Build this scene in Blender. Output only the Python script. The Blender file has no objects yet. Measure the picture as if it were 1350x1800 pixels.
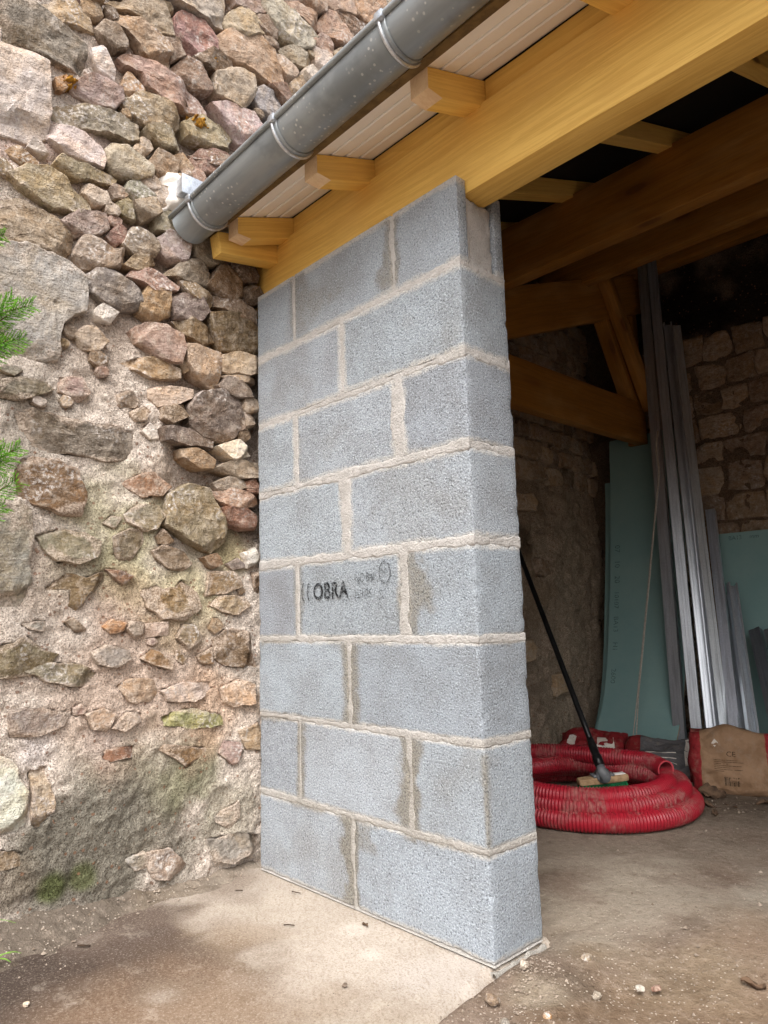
import bpy, math, random
import numpy as np
from mathutils import Matrix, Vector
random.seed(7); rng = np.random.default_rng(7)
scene = bpy.context.scene
col = scene.collection

# ---------------------------------------------------------------- camera
cam_d = bpy.data.cameras.new('camera'); cam = bpy.data.objects.new('camera', cam_d); col.objects.link(cam)
cam_d.sensor_fit = 'VERTICAL'; cam_d.sensor_height = 36.0; cam_d.lens = 1243.4 / 1800 * 36
cam_d.clip_start = 0.02; cam_d.clip_end = 500
def set_camera(loc, yaw, pitch, roll):
    f = Vector((math.sin(yaw) * math.cos(pitch), math.cos(yaw) * math.cos(pitch), math.sin(pitch)))
    r = f.cross(Vector((0, 0, 1))).normalized(); u = r.cross(f)
    r2 = r * math.cos(roll) + u * math.sin(roll); u2 = -r * math.sin(roll) + u * math.cos(roll)
    m = Matrix((r2, u2, -f)).transposed().to_4x4(); m.translation = Vector(loc)
    cam.matrix_world = m
set_camera((1.17124, -1.42301, 0.84301), -0.814239, 0.144535, -0.0307017)
scene.camera = cam
scene.cycles.use_adaptive_sampling = True; scene.cycles.adaptive_threshold = .02; scene.cycles.max_bounces = 7; scene.cycles.diffuse_bounces = 4; scene.cycles.glossy_bounces = 3; scene.cycles.transparent_max_bounces = 4

# ---------------------------------------------------------------- sky, sun, exposure
SUN_ELEV, SUN_AZ = math.radians(50), math.radians(140)   # azimuth clockwise from +Y
w = bpy.data.worlds.new('World'); scene.world = w; w.use_nodes = True
nt = w.node_tree; bg = nt.nodes['Background']
sky = nt.nodes.new('ShaderNodeTexSky'); sky.sky_type = 'NISHITA'; sky.sun_disc = False
sky.sun_elevation = SUN_ELEV; sky.sun_rotation = SUN_AZ; sky.air_density = 1.0; sky.dust_density = 6.0; sky.ozone_density = 1.0
hs = nt.nodes.new('ShaderNodeHueSaturation'); hs.inputs['Saturation'].default_value = 0.28   # veiled, overcast sky
nt.links.new(sky.outputs[0], hs.inputs['Color']); nt.links.new(hs.outputs[0], bg.inputs[0])
bg.inputs[1].default_value = 0.15
sd = bpy.data.lights.new('sun', 'SUN'); sd.energy = 0.8; sd.angle = math.radians(40); sd.color = (1.0, 0.98, 0.95)
sun = bpy.data.objects.new('sun', sd); col.objects.link(sun)
sv = Vector((math.sin(SUN_AZ) * math.cos(SUN_ELEV), math.cos(SUN_AZ) * math.cos(SUN_ELEV), math.sin(SUN_ELEV)))
sun.rotation_euler = sv.to_track_quat('Z', 'Y').to_euler(); sun.location = sv * 20
scene.view_settings.view_transform = 'Standard'; scene.view_settings.look = 'None'
scene.view_settings.gamma = 1; scene.view_settings.exposure = 1.0; scene.view_settings.use_curve_mapping = False

# ---------------------------------------------------------------- helpers
def lin(c):
    if isinstance(c, str): c = tuple(int(c[i:i + 2], 16) for i in (0, 2, 4))
    return tuple(((x / 255) / 12.92 if x / 255 <= .04045 else ((x / 255 + .055) / 1.055) ** 2.4) for x in c)
def L4(c): return (*lin(c), 1.0)

def _h(i, j, k, s):
    n = (i * 374761393 + j * 668265263 + k * 2147483647 + s * 974634541) & 0xFFFFFFFF
    n = ((n ^ (n >> 13)) * 1274126177) & 0xFFFFFFFF
    n = ((n ^ (n >> 16)) * 2246822519) & 0xFFFFFFFF
    return ((n ^ (n >> 15)) & 0xFFFFFF) / float(0xFFFFFF)
def noise(P, sc=1.0, seed=0):
    """value noise in -1..1 at points P (N,3)"""
    P = np.asarray(P, float) * sc + 100.37
    I = np.floor(P).astype(np.int64); f = P - I; f = f * f * (3 - 2 * f)
    r = 0
    for a in (0, 1):
        for b in (0, 1):
            for c in (0, 1):
                wgt = (f[:, 0] if a else 1 - f[:, 0]) * (f[:, 1] if b else 1 - f[:, 1]) * (f[:, 2] if c else 1 - f[:, 2])
                r = r + wgt * _h(I[:, 0] + a, I[:, 1] + b, I[:, 2] + c, seed)
    return r * 2 - 1
def fbm(P, sc=1.0, o=4, seed=0, g=.5):
    r = 0; a = 1.
    for i in range(o):
        r = r + a * noise(P, sc * 2 ** i, seed + i); a *= g
    return r
def sstep(a, b, x):
    t = np.clip((x - a) / (b - a), 0, 1); return t * t * (3 - 2 * t)

def mk(name, V, F, mat=None, parent=None, smooth=True, attrs=None, crease=None):
    V = np.asarray(V, float)
    me = bpy.data.meshes.new(name)
    if isinstance(F, np.ndarray):
        n = F.shape[1]
        me.vertices.add(len(V)); me.vertices.foreach_set('co', V.ravel())
        me.loops.add(F.size); me.loops.foreach_set('vertex_index', F.astype(np.int32).ravel())
        me.polygons.add(len(F)); me.polygons.foreach_set('loop_start', np.arange(0, F.size, n, dtype=np.int32))
        me.update(calc_edges=True); me.validate()
    else:
        me.from_pydata([tuple(v) for v in V], [], F); me.update()
    if smooth: me.polygons.foreach_set('use_smooth', np.ones(len(me.polygons), bool))
    if crease: me.set_sharp_from_angle(angle=math.radians(crease))
    if attrs:
        for k, a in attrs.items():
            a = np.asarray(a, float)
            if a.ndim == 1:
                at = me.attributes.new(k, 'FLOAT', 'POINT'); at.data.foreach_set('value', a)
            else:
                at = me.attributes.new(k, 'FLOAT_COLOR', 'POINT')
                at.data.foreach_set('color', np.concatenate([a, np.ones((len(a), 1))], 1).ravel())
    if mat: me.materials.append(mat)
    o = bpy.data.objects.new(name, me); col.objects.link(o)
    if parent: o.parent = parent
    return o
def tag(o, label=None, cat=None, group=None, kind=None):
    if label: o['label'] = label
    if cat: o['category'] = cat
    if group: o['group'] = group
    if kind: o['kind'] = kind
    return o
def thing(name, label, cat, group=None):
    o = bpy.data.objects.new(name, None); col.objects.link(o); o.empty_display_size = .1
    return tag(o, label, cat, group)
def set_base(root, loc):
    """move an Empty to the base of its thing without moving the parts"""
    root.location = loc
    inv = Matrix.Translation(-Vector(loc))
    for c in root.children: c.matrix_parent_inverse = inv

def gridF(nu, nv, flip=False):
    i = np.arange(nu - 1)[:, None] * nv + np.arange(nv - 1)[None, :]
    i = i.ravel(); q = np.stack([i, i + nv, i + nv + 1, i + 1], 1)
    return q[:, ::-1].copy() if flip else q
def axis_pts(a, b, r, d):
    n = max(2, int(round((b - a - 2 * r) / d)) + 1)
    return np.concatenate([[a], np.linspace(a + r, b - r, n), [b]])
def roundbox(lo, hi, r=.003, d=(.1, .1, .1)):
    """box skin with eased edges; d: grid spacing per axis"""
    lo = np.array(lo, float); hi = np.array(hi, float)
    ax = [axis_pts(lo[i], hi[i], r, d[i]) for i in range(3)]
    Vs = []; Fs = []; off = 0
    for a in range(3):
        b, c = (a + 1) % 3, (a + 2) % 3
        for side in (0, 1):
            U, W = np.meshgrid(ax[b], ax[c], indexing='ij')
            P = np.zeros((U.size, 3)); P[:, b] = U.ravel(); P[:, c] = W.ravel(); P[:, a] = hi[a] if side else lo[a]
            Q = np.clip(P, lo + r, hi - r); D = P - Q
            n = np.linalg.norm(D, axis=1, keepdims=True); P = Q + D / np.maximum(n, 1e-9) * r
            Vs.append(P); Fs.append(gridF(len(ax[b]), len(ax[c]), flip=(side == 0)) + off); off += len(P)
    return np.concatenate(Vs), np.concatenate(Fs)
def frame(p0, p1, up=(0, 0, 1)):
    p0 = Vector(p0); x = (Vector(p1) - p0); L = x.length; x.normalize()
    y = Vector(up).cross(x).normalized(); z = x.cross(y)
    m = Matrix((x, y, z)).transposed().to_4x4(); m.translation = p0
    return m, L
def timber(name, p0, p1, w, h, mat, parent, up=(0, 0, 1), r=.003, warp=.0015):
    """sawn timber from p0 to p1 (centre line), w wide, h high"""
    m, L = frame(p0, p1, up)
    V, F = roundbox((0, -w / 2, -h / 2), (L, w / 2, h / 2), r, (.12, .05, .05))
    s = random.randint(0, 999)
    V = V + np.stack([0 * V[:, 0], noise(V, 6, s), noise(V, 5, s + 9)], 1) * warp
    o = mk(name, V, F, mat, parent); o.matrix_world = m
    return o
def tube(path, R, n=12, cap=True):
    P = np.asarray(path, float); T = np.gradient(P, axis=0); T /= np.linalg.norm(T, axis=1, keepdims=True)
    N = np.zeros_like(P); v = np.array([0, 0, 1.]) if abs(T[0, 2]) < .9 else np.array([1., 0, 0])
    for i in range(len(P)):
        v = v - T[i] * (v @ T[i]); v /= np.linalg.norm(v); N[i] = v
    B = np.cross(T, N); R = np.broadcast_to(np.asarray(R, float), (len(P),))
    th = np.linspace(0, 2 * np.pi, n, endpoint=False)
    V = P[:, None] + R[:, None, None] * (np.cos(th)[None, :, None] * N[:, None] + np.sin(th)[None, :, None] * B[:, None])
    i = np.arange(len(P) - 1)[:, None] * n; j = np.arange(n)[None, :]; k = (j + 1) % n
    F = np.stack([(i + j), (i + k), (i + n + k), (i + n + j)], -1).reshape(-1, 4)
    V = V.reshape(-1, 3)
    if cap:
        c0, c1 = len(V), len(V) + 1; V = np.concatenate([V, P[:1], P[-1:]])
        jj = np.arange(n); kk = (jj + 1) % n; b = (len(P) - 1) * n
        F = np.concatenate([F, np.stack([np.full(n, c0), kk, jj, np.full(n, c0)], 1), np.stack([np.full(n, c1), b + jj, b + kk, np.full(n, c1)], 1)])
        F = [tuple(dict.fromkeys(q)) for q in F.tolist()]
    return V, F
def spline(pts, step=.01):
    P = np.array(pts, float); P = np.concatenate([[2 * P[0] - P[1]], P, [2 * P[-1] - P[-2]]]); out = []
    for i in range(1, len(P) - 2):
        a, b, c, d = P[i - 1:i + 3]; n = max(2, int(np.linalg.norm(c - b) / step * 1.1))
        t = np.linspace(0, 1, n, endpoint=False)[:, None]
        out.append(.5 * (2 * b + (c - a) * t + (2 * a - 5 * b + 4 * c - d) * t ** 2 + (3 * b - a - 3 * c + d) * t ** 3))
    out = np.concatenate(out + [P[-2:-1]])
    s = np.concatenate([[0], np.cumsum(np.linalg.norm(np.diff(out, axis=0), axis=1))])
    n = max(3, int(s[-1] / step)); t = np.linspace(0, s[-1], n)
    return np.stack([np.interp(t, s, out[:, k]) for k in range(3)], 1)
def text_mesh(body, size, font_shear=0.0):
    cu = bpy.data.curves.new('t', 'FONT'); cu.body = body; cu.size = size; cu.shear = font_shear; cu.resolution_u = 3
    o = bpy.data.objects.new('t', cu); col.objects.link(o)
    me = bpy.data.meshes.new_from_object(o); bpy.data.objects.remove(o)
    V = np.array([v.co[:] for v in me.vertices]).reshape(-1, 3); F = [tuple(p.vertices) for p in me.polygons]
    bpy.data.meshes.remove(me)
    return V, F

# ---------------------------------------------------------------- materials
class MB:
    def __init__(s, name, rough=.8, metal=0., spec=.3):
        s.m = bpy.data.materials.new(name); s.m.use_nodes = True; s.t = s.m.node_tree
        s.b = s.t.nodes['Principled BSDF']; s.b.inputs['Roughness'].default_value = rough
        s.b.inputs['Metallic'].default_value = metal; s.b.inputs['Specular IOR Level'].default_value = spec
    def n(s, typ, ins=None, out=0, **props):
        nd = s.t.nodes.new('ShaderNode' + typ)
        for k, v in props.items(): setattr(nd, k, v)
        for k, v in (ins or {}).items():
            sk = nd.inputs[k]
            if isinstance(v, bpy.types.NodeSocket): s.t.links.new(v, sk)
            else: sk.default_value = v
        return nd.outputs[out]
    def pos(s): return s.n('NewGeometry', out='Position')
    def obj(s): return s.n('TexCoord', out='Object')
    def noi(s, v, sc, det=4, rough=.6, dist=0.): return s.n('TexNoise', {'Vector': v, 'Scale': sc, 'Detail': det, 'Roughness': rough, 'Distortion': dist})
    def vor(s, v, sc, out=0, feature='F1'): return s.n('TexVoronoi', {'Vector': v, 'Scale': sc}, out=out, feature=feature)
    def ramp(s, f, a, b): return s.n('MapRange', {'Value': f, 'From Min': a, 'From Max': b, 'To Min': 0., 'To Max': 1.}, interpolation_type='SMOOTHSTEP')
    def mix(s, f, a, b, mode='MIX'):
        nd = s.t.nodes.new('ShaderNodeMix'); nd.data_type = 'RGBA'; nd.blend_type = mode; nd.clamp_factor = True
        for k, v in ((0, f), (6, a), (7, b)):
            if isinstance(v, bpy.types.NodeSocket): s.t.links.new(v, nd.inputs[k])
            else: nd.inputs[k].default_value = v if k == 0 else (v if len(v) == 4 else (*v, 1))
        return nd.outputs[2]
    def math(s, op, a, b=0.): return s.n('Math', {0: a, 1: b}, operation=op)
    def attr(s, name, out='Color'): return s.n('Attribute', out=out, attribute_name=name)
    def mapv(s, v, sc=(1, 1, 1), loc=(0, 0, 0), rot=(0, 0, 0)): return s.n('Mapping', {'Vector': v, 'Scale': sc, 'Location': loc, 'Rotation': rot})
    def vadd(s, a, b): return s.n('VectorMath', {0: a, 1: b}, operation='ADD')
    def bump(s, h, strength=.6, dist=.004, prev=None):
        ins = {'Height': h, 'Strength': strength, 'Distance': dist}
        if prev is not None: ins['Normal'] = prev
        return s.n('Bump', ins)
    def col(s, c): s.t.links.new(c, s.b.inputs['Base Color'])
    def set(s, k, v):
        if isinstance(v, bpy.types.NodeSocket): s.t.links.new(v, s.b.inputs[k])
        else: s.b.inputs[k].default_value = v
    def done(s, normal=None):
        if normal is not None: s.t.links.new(normal, s.b.inputs['Normal'])
        return s.m

def m_block():
    b = MB('concrete block', .92, spec=.2); p = b.pos()
    big = b.noi(p, 5, 3); mid = b.noi(p, 34, 4)
    pores = b.noi(p, 180, 2, .7); grains = b.vor(p, 200)
    c = b.mix(b.ramp(big, .35, .7), L4((160, 167, 174)), L4((144, 148, 152)))
    c = b.mix(b.math('MULTIPLY', b.ramp(mid, .45, .75), .4), c, L4((128, 134, 138)))
    c = b.mix(b.math('MULTIPLY', b.ramp(pores, .56, .68), .8), c, L4((74, 77, 82)))
    c = b.mix(b.math('MULTIPLY', b.ramp(pores, .46, .34), .65), c, L4((194, 202, 210)))
    tint = b.n('ObjectInfo', out='Color'); c = b.mix(1., c, tint, 'MULTIPLY')
    sm = b.math('MULTIPLY', b.attr('smear', 'Fac'), b.math('ADD', b.math('MULTIPLY', b.noi(p, 48, 3), 1.2), .15))
    c = b.mix(b.math('MULTIPLY', b.ramp(sm, .15, .95), b.math('SUBTRACT', 1., b.math('MULTIPLY', b.ramp(pores, .5, .64), .6))), c, L4((194, 190, 184)))
    st = b.attr('stain', 'Fac'); st2 = b.math('MULTIPLY', st, b.math('ADD', b.math('MULTIPLY', b.noi(p, 60, 3), .9), .5))
    c = b.mix(b.math('MULTIPLY', b.ramp(st2, .0, 1.0), .85), c, b.mix(b.ramp(pores, .48, .62), L4((134, 128, 116)), L4((92, 88, 80))))
    b.col(c)
    n1 = b.bump(b.math('MULTIPLY', pores, -1.), .9, .0045); n1 = b.bump(grains, .5, .002, n1)
    return b.done(n1)
def m_pier_mortar():
    b = MB('grey beige mortar', .95, spec=.15); p = b.pos()
    f = b.noi(p, 150, 3, .7); g = b.noi(p, 18, 2)
    c = b.mix(b.ramp(g, .35, .65), L4((194, 190, 186)), L4((180, 176, 172)))
    c = b.mix(b.attr('stain', 'Fac'), c, L4((156, 151, 142)))
    c = b.mix(b.math('MULTIPLY', b.ramp(f, .55, .75), .6), c, L4((126, 121, 114)))
    c = b.mix(b.math('MULTIPLY', b.ramp(f, .42, .28), .5), c, L4((228, 222, 212)))
    b.col(c); return b.done(b.bump(f, 1., .007))
def m_stone(name='wall stone', dark=1.):
    b = MB(name, .88, spec=.2); p = b.pos(); o = b.n('ObjectInfo', out='Color'); rnd = b.n('ObjectInfo', out='Random')
    ps = b.vadd(p, b.n('CombineXYZ', {0: b.math('MULTIPLY', rnd, 31.), 1: b.math('MULTIPLY', rnd, 17.), 2: 0.}))
    big = b.noi(ps, 9, 3, .6, .6); mid = b.noi(ps, 38, 4, .7); fine = b.noi(ps, 170, 2, .75)
    strata = b.noi(b.mapv(ps, (14, 14, 70), rot=(.3, 0, 0)), 1., 3, .65, .3)
    dk = b.mix(1., o, (.50, .46, .42, 1), 'MULTIPLY'); lt = b.mix(.42, o, L4((206, 192, 176)))
    warm = b.mix(1., o, (1.06, .94, .78, 1), 'MULTIPLY')
    c = b.mix(b.ramp(big, .38, .66), o, warm)
    c = b.mix(b.math('MULTIPLY', b.ramp(mid, .48, .64), .75), c, lt)
    c = b.mix(b.math('MULTIPLY', b.ramp(mid, .47, .30), .75), c, dk)
    c = b.mix(b.math('MULTIPLY', b.ramp(strata, .55, .68), .35), c, dk)
    # pale crustose lichen: thresholded clusters, gated by a broad patch mask
    patch = b.ramp(b.noi(ps, 6, 2), .50, .68); li = b.ramp(b.noi(ps, 85, 3, .7), .5, .6)
    c = b.mix(b.math('MULTIPLY', b.math('MULTIPLY', patch, li), .8), c, L4((222, 214, 208)))
    c = b.mix(b.math('MULTIPLY', b.ramp(fine, .54, .66), .65), c, dk)
    c = b.mix(b.math('MULTIPLY', b.ramp(fine, .44, .32), .45), c, b.mix(.4, o, L4((226, 214, 202))))
    film = b.math('MULTIPLY', b.attr('rim', 'Fac'), b.math('ADD', b.math('MULTIPLY', mid, 1.5), -.1))
    c = b.mix(b.math('MULTIPLY', b.ramp(film, .26, .66), .6), c, b.mix(b.ramp(fine, .42, .6), L4((212, 194, 178)), L4((150, 132, 116))))
    b.col(c)
    n1 = b.bump(b.math('ADD', b.math('MULTIPLY', strata, .5), mid), .9, .013); n1 = b.bump(fine, .9, .004, n1)
    return b.done(n1)
def m_wall_mortar():
    b = MB('old lime mortar', .96, spec=.1); p = b.pos(); o = b.attr('tint')
    big = b.noi(p, 14, 3); mid = b.noi(p, 62, 4, .75); fine = b.noi(p, 190, 2, .75)
    dk = b.mix(1., o, (.64, .61, .58, 1), 'MULTIPLY'); lt = b.mix(1., o, (1.5, 1.53, 1.56, 1), 'MULTIPLY')
    c = b.mix(b.math('MULTIPLY', b.ramp(big, .5, .72), .35), o, dk)
    c = b.mix(b.math('MULTIPLY', b.ramp(mid, .5, .66), .8), c, lt)
    c = b.mix(b.math('MULTIPLY', b.ramp(mid, .46, .32), .8), c, dk)
    c = b.mix(b.math('MULTIPLY', b.ramp(fine, .54, .62), .8), c, b.mix(1., o, (.42, .38, .35, 1), 'MULTIPLY'))
    c = b.mix(b.math('MULTIPLY', b.ramp(fine, .46, .36), .6), c, b.mix(1., o, (1.45, 1.46, 1.48, 1), 'MULTIPLY'))
    pick = b.ramp(b.n('SeparateColor', {0: b.vor(p, 70, out='Color')}), .90, .93)
    c = b.mix(b.math('MULTIPLY', b.math('MULTIPLY', pick, b.ramp(b.vor(p, 70), .42, .3)), .7), c, L4((150, 112, 88)))
    b.col(c)
    n1 = b.bump(mid, 1., .018); n1 = b.bump(fine, 1., .006, n1)
    return b.done(n1)
def m_wood(name, base, dark, rough=.62):
    b = MB(name, rough, spec=.3); o = b.obj(); rnd = b.n('ObjectInfo', out='Random')
    off = b.n('CombineXYZ', {0: b.math('MULTIPLY', rnd, 40.), 1: b.math('MULTIPLY', rnd, 7.), 2: b.math('MULTIPLY', rnd, 13.)})
    q = b.vadd(o, off)
    warp = b.n('VectorMath', {0: b.n('TexNoise', {'Vector': b.mapv(q, (1.6, 8, 8)), 'Scale': 1., 'Detail': 2}, out='Color'), 1: (.0, .05, .05)}, operation='MULTIPLY')
    g = b.vadd(q, warp)
    grain = b.noi(b.mapv(g, (1.3, 95, 95)), 1., 5, .7); fib = b.noi(b.mapv(q, (14, 420, 420)), 1., 3, .7)
    tone = b.noi(b.mapv(q, (2.2, 7, 7)), 1., 3)
    c = b.mix(b.ramp(grain, .40, .60), base, b.mix(.42, base, dark))
    c = b.mix(b.math('MULTIPLY', b.ramp(tone, .45, .75), .55), c, b.mix(.4, base, L4((226, 188, 128))))
    c = b.mix(b.math('MULTIPLY', b.ramp(tone, .42, .25), .5), c, b.mix(.5, base, dark))
    c = b.mix(b.math('MULTIPLY', b.ramp(fib, .52, .64), .26), c, dark)
    kv = b.mapv(q, (3.1, 9., 9.)); kd = b.vor(kv, 1.); kc = b.n('SeparateColor', {0: b.vor(kv, 1., out='Color')})
    gate = b.ramp(kc, .5, .54); core = b.math('MULTIPLY', b.ramp(kd, .20, .12), gate); halo = b.math('MULTIPLY', b.ramp(kd, .46, .18), gate)
    c = b.mix(b.math('MULTIPLY', halo, .45), c, dark); c = b.mix(b.math('MULTIPLY', core, .8), c, L4((112, 72, 30)))
    b.col(c); return b.done(b.bump(b.math('ADD', grain, b.math('MULTIPLY', fib, .5)), .5, .0015))
def m_simple(name, c1, c2, rough=.7, metal=0., sc=20, bump=.3, bd=.002, spec=.3):
    b = MB(name, rough, metal, spec); o = b.obj(); f = b.noi(o, sc, 4); fi = b.noi(o, sc * 9, 3)
    b.col(b.mix(b.ramp(f, .35, .68), L4(c1), L4(c2)))
    return b.done(b.bump(b.math('ADD', f, b.math('MULTIPLY', fi, .4)), bump, bd))
def m_zinc():
    b = MB('weathered zinc', .42, .4, .5); o = b.obj()
    f = b.noi(b.mapv(o, (2, 12, 12)), 1., 4); pat = b.noi(o, 7, 4)
    c = b.mix(b.ramp(f, .3, .7), L4((136, 143, 147)), L4((160, 165, 167)))
    c = b.mix(b.math('MULTIPLY', b.ramp(pat, .5, .7), .5), c, L4((108, 114, 118)))
    v = b.vor(o, 62); keep = b.n('SeparateColor', {0: b.vor(o, 62, out='Color')})
    drop = b.math('MULTIPLY', b.math('MULTIPLY', b.ramp(v, .28, .17), b.ramp(keep, .45, .5)), b.ramp(b.noi(o, 5, 2), .40, .56))
    c = b.mix(b.math('MULTIPLY', drop, .8), c, L4((206, 206, 202)))
    b.col(c); b.set('Roughness', b.n('MapRange', {'Value': b.math('ADD', drop, b.math('MULTIPLY', pat, .4)), 'From Min': 0., 'From Max': 1., 'To Min': .36, 'To Max': .72}))
    b.set('Metallic', b.n('MapRange', {'Value': drop, 'To Min': .4, 'To Max': .05}))
    return b.done(b.bump(pat, .15, .002))
def m_galv():
    b = MB('galvanised steel', .34, .75, .5); o = b.obj(); tint = b.n('ObjectInfo', out='Color')
    sp = b.vor(o, 480, out='Color'); f = b.noi(b.mapv(o, (3, 60, 60)), 1., 3)
    g = b.n('SeparateColor', {0: sp})
    c = b.mix(g, L4((200, 204, 210)), L4((228, 231, 235))); c = b.mix(b.math('MULTIPLY', b.ramp(f, .45, .7), .35), c, L4((128, 130, 134)))
    c = b.mix(1., c, tint, 'MULTIPLY'); b.col(c)
    b.set('Roughness', b.n('MapRange', {'Value': g, 'To Min': .28, 'To Max': .42}))
    return b.done(b.bump(f, .15, .001))
def m_soil():
    b = MB('packed earth', .97, spec=.1); p = b.pos(); o = b.attr('tint')
    big = b.noi(p, 6, 3); mid = b.noi(p, 38, 4, .75); fine = b.noi(p, 190, 2, .75); v = b.vor(p, 120)
    dk = b.mix(1., o, (.55, .5, .46, 1), 'MULTIPLY'); lt = b.mix(.3, o, L4((206, 190, 174)))
    c = b.mix(b.math('MULTIPLY', b.ramp(big, .48, .7), .5), o, dk)
    c = b.mix(b.math('MULTIPLY', b.ramp(mid, .5, .68), .55), c, lt); c = b.mix(b.math('MULTIPLY', b.ramp(mid, .46, .3), .6), c, dk)
    c = b.mix(b.math('MULTIPLY', b.ramp(fine, .56, .7), .6), c, dk)
    keep = b.n('SeparateColor', {0: b.vor(p, 120, out='Color')}); grit = b.attr('grit', 'Fac')
    sp = b.math('MULTIPLY', b.math('MULTIPLY', b.ramp(keep, .80, .84), b.ramp(v, .34, .22)), grit)
    c = b.mix(b.math('MULTIPLY', sp, .8), c, L4((206, 194, 180)))
    b.col(c); n1 = b.bump(mid, .8, .010); n1 = b.bump(fine, .8, .004, n1); n1 = b.bump(sp, .4, .003, n1)
    return b.done(n1)
def m_slab():
    b = MB('bare concrete slab', .9, spec=.2); p = b.pos(); o = b.attr('tint'); q = b.mapv(p, rot=(0, 0, .6))
    big = b.noi(p, 7, 4, .7); mid = b.noi(b.mapv(q, (22, 80, 20)), 1., 4, .7); fine = b.noi(p, 170, 3, .8)
    dk = b.mix(1., o, (.66, .6, .54, 1), 'MULTIPLY'); lt = b.mix(.4, o, L4((226, 214, 198)))
    c = b.mix(b.math('MULTIPLY', b.ramp(big, .5, .72), .45), o, dk); c = b.mix(b.math('MULTIPLY', b.ramp(big, .45, .28), .5), c, lt)
    c = b.mix(b.math('MULTIPLY', b.ramp(mid, .5, .7), .5), c, dk); c = b.mix(b.math('MULTIPLY', b.ramp(fine, .52, .64), .8), c, dk); c = b.mix(b.math('MULTIPLY', b.ramp(fine, .46, .34), .5), c, lt)
    v = b.vor(p, 95); keep = b.n('SeparateColor', {0: b.vor(p, 95, out='Color')})
    c = b.mix(b.math('MULTIPLY', b.math('MULTIPLY', b.ramp(keep, .93, .95), b.ramp(v, .2, .12)), .7), c, L4((70, 60, 52)))
    b.col(c); n1 = b.bump(mid, .35, .004); return b.done(b.bump(fine, .8, .003, n1))
def m_hose():
    b = MB('dusty red plastic', .45, spec=.4); p = b.pos(); nz = b.n('SeparateXYZ', {0: b.n('NewGeometry', out='Normal')}, out=2)
    f = b.noi(p, 9, 4, .65); g = b.noi(p, 70, 4)
    c = b.mix(b.ramp(f, .35, .7), L4((156, 28, 44)), L4((136, 26, 40)))
    dust = b.math('MULTIPLY', b.ramp(f, .44, .66), b.ramp(g, .36, .62))
    c = b.mix(b.math('MULTIPLY', dust, .6), c, L4((156, 112, 104)))
    b.col(c); b.set('Roughness', b.n('MapRange', {'Value': dust, 'To Min': .42, 'To Max': .85}))
    return b.done(b.bump(g, .15, .001))
def m_board():
    b = MB('green plasterboard', .85, spec=.2); o = b.obj(); f = b.noi(o, 4, 4); g = b.noi(o, 140, 3)
    c = b.mix(b.ramp(f, .35, .7), L4((138, 172, 171)), L4((148, 179, 176))); c = b.mix(b.math('MULTIPLY', b.ramp(g, .5, .7), .12), c, L4((100, 135, 130)))
    b.col(c); return b.done(b.bump(g, .2, .001))
def m_ink(c=(66, 68, 72), thr=.5, name='faded ink'):
    b = MB(name, .9, spec=.1); p = b.pos(); b.col(b.mix(.0, L4(c), L4(c)))
    f = b.noi(p, 190, 3, .65); g = b.noi(p, 22, 3)
    a = b.math('MULTIPLY', b.ramp(f, thr + .14, thr - .06), b.ramp(g, .2, .42))
    b.set('Alpha', b.math('MULTIPLY', a, .85)); return b.done()
def m_leaf(name, c1, c2):
    b = MB(name, .6, spec=.3); rnd = b.attr('shade', 'Fac'); b.col(b.mix(rnd, L4(c1), L4(c2)))
    b.set('Subsurface Weight', 0.); return b.done()

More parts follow.
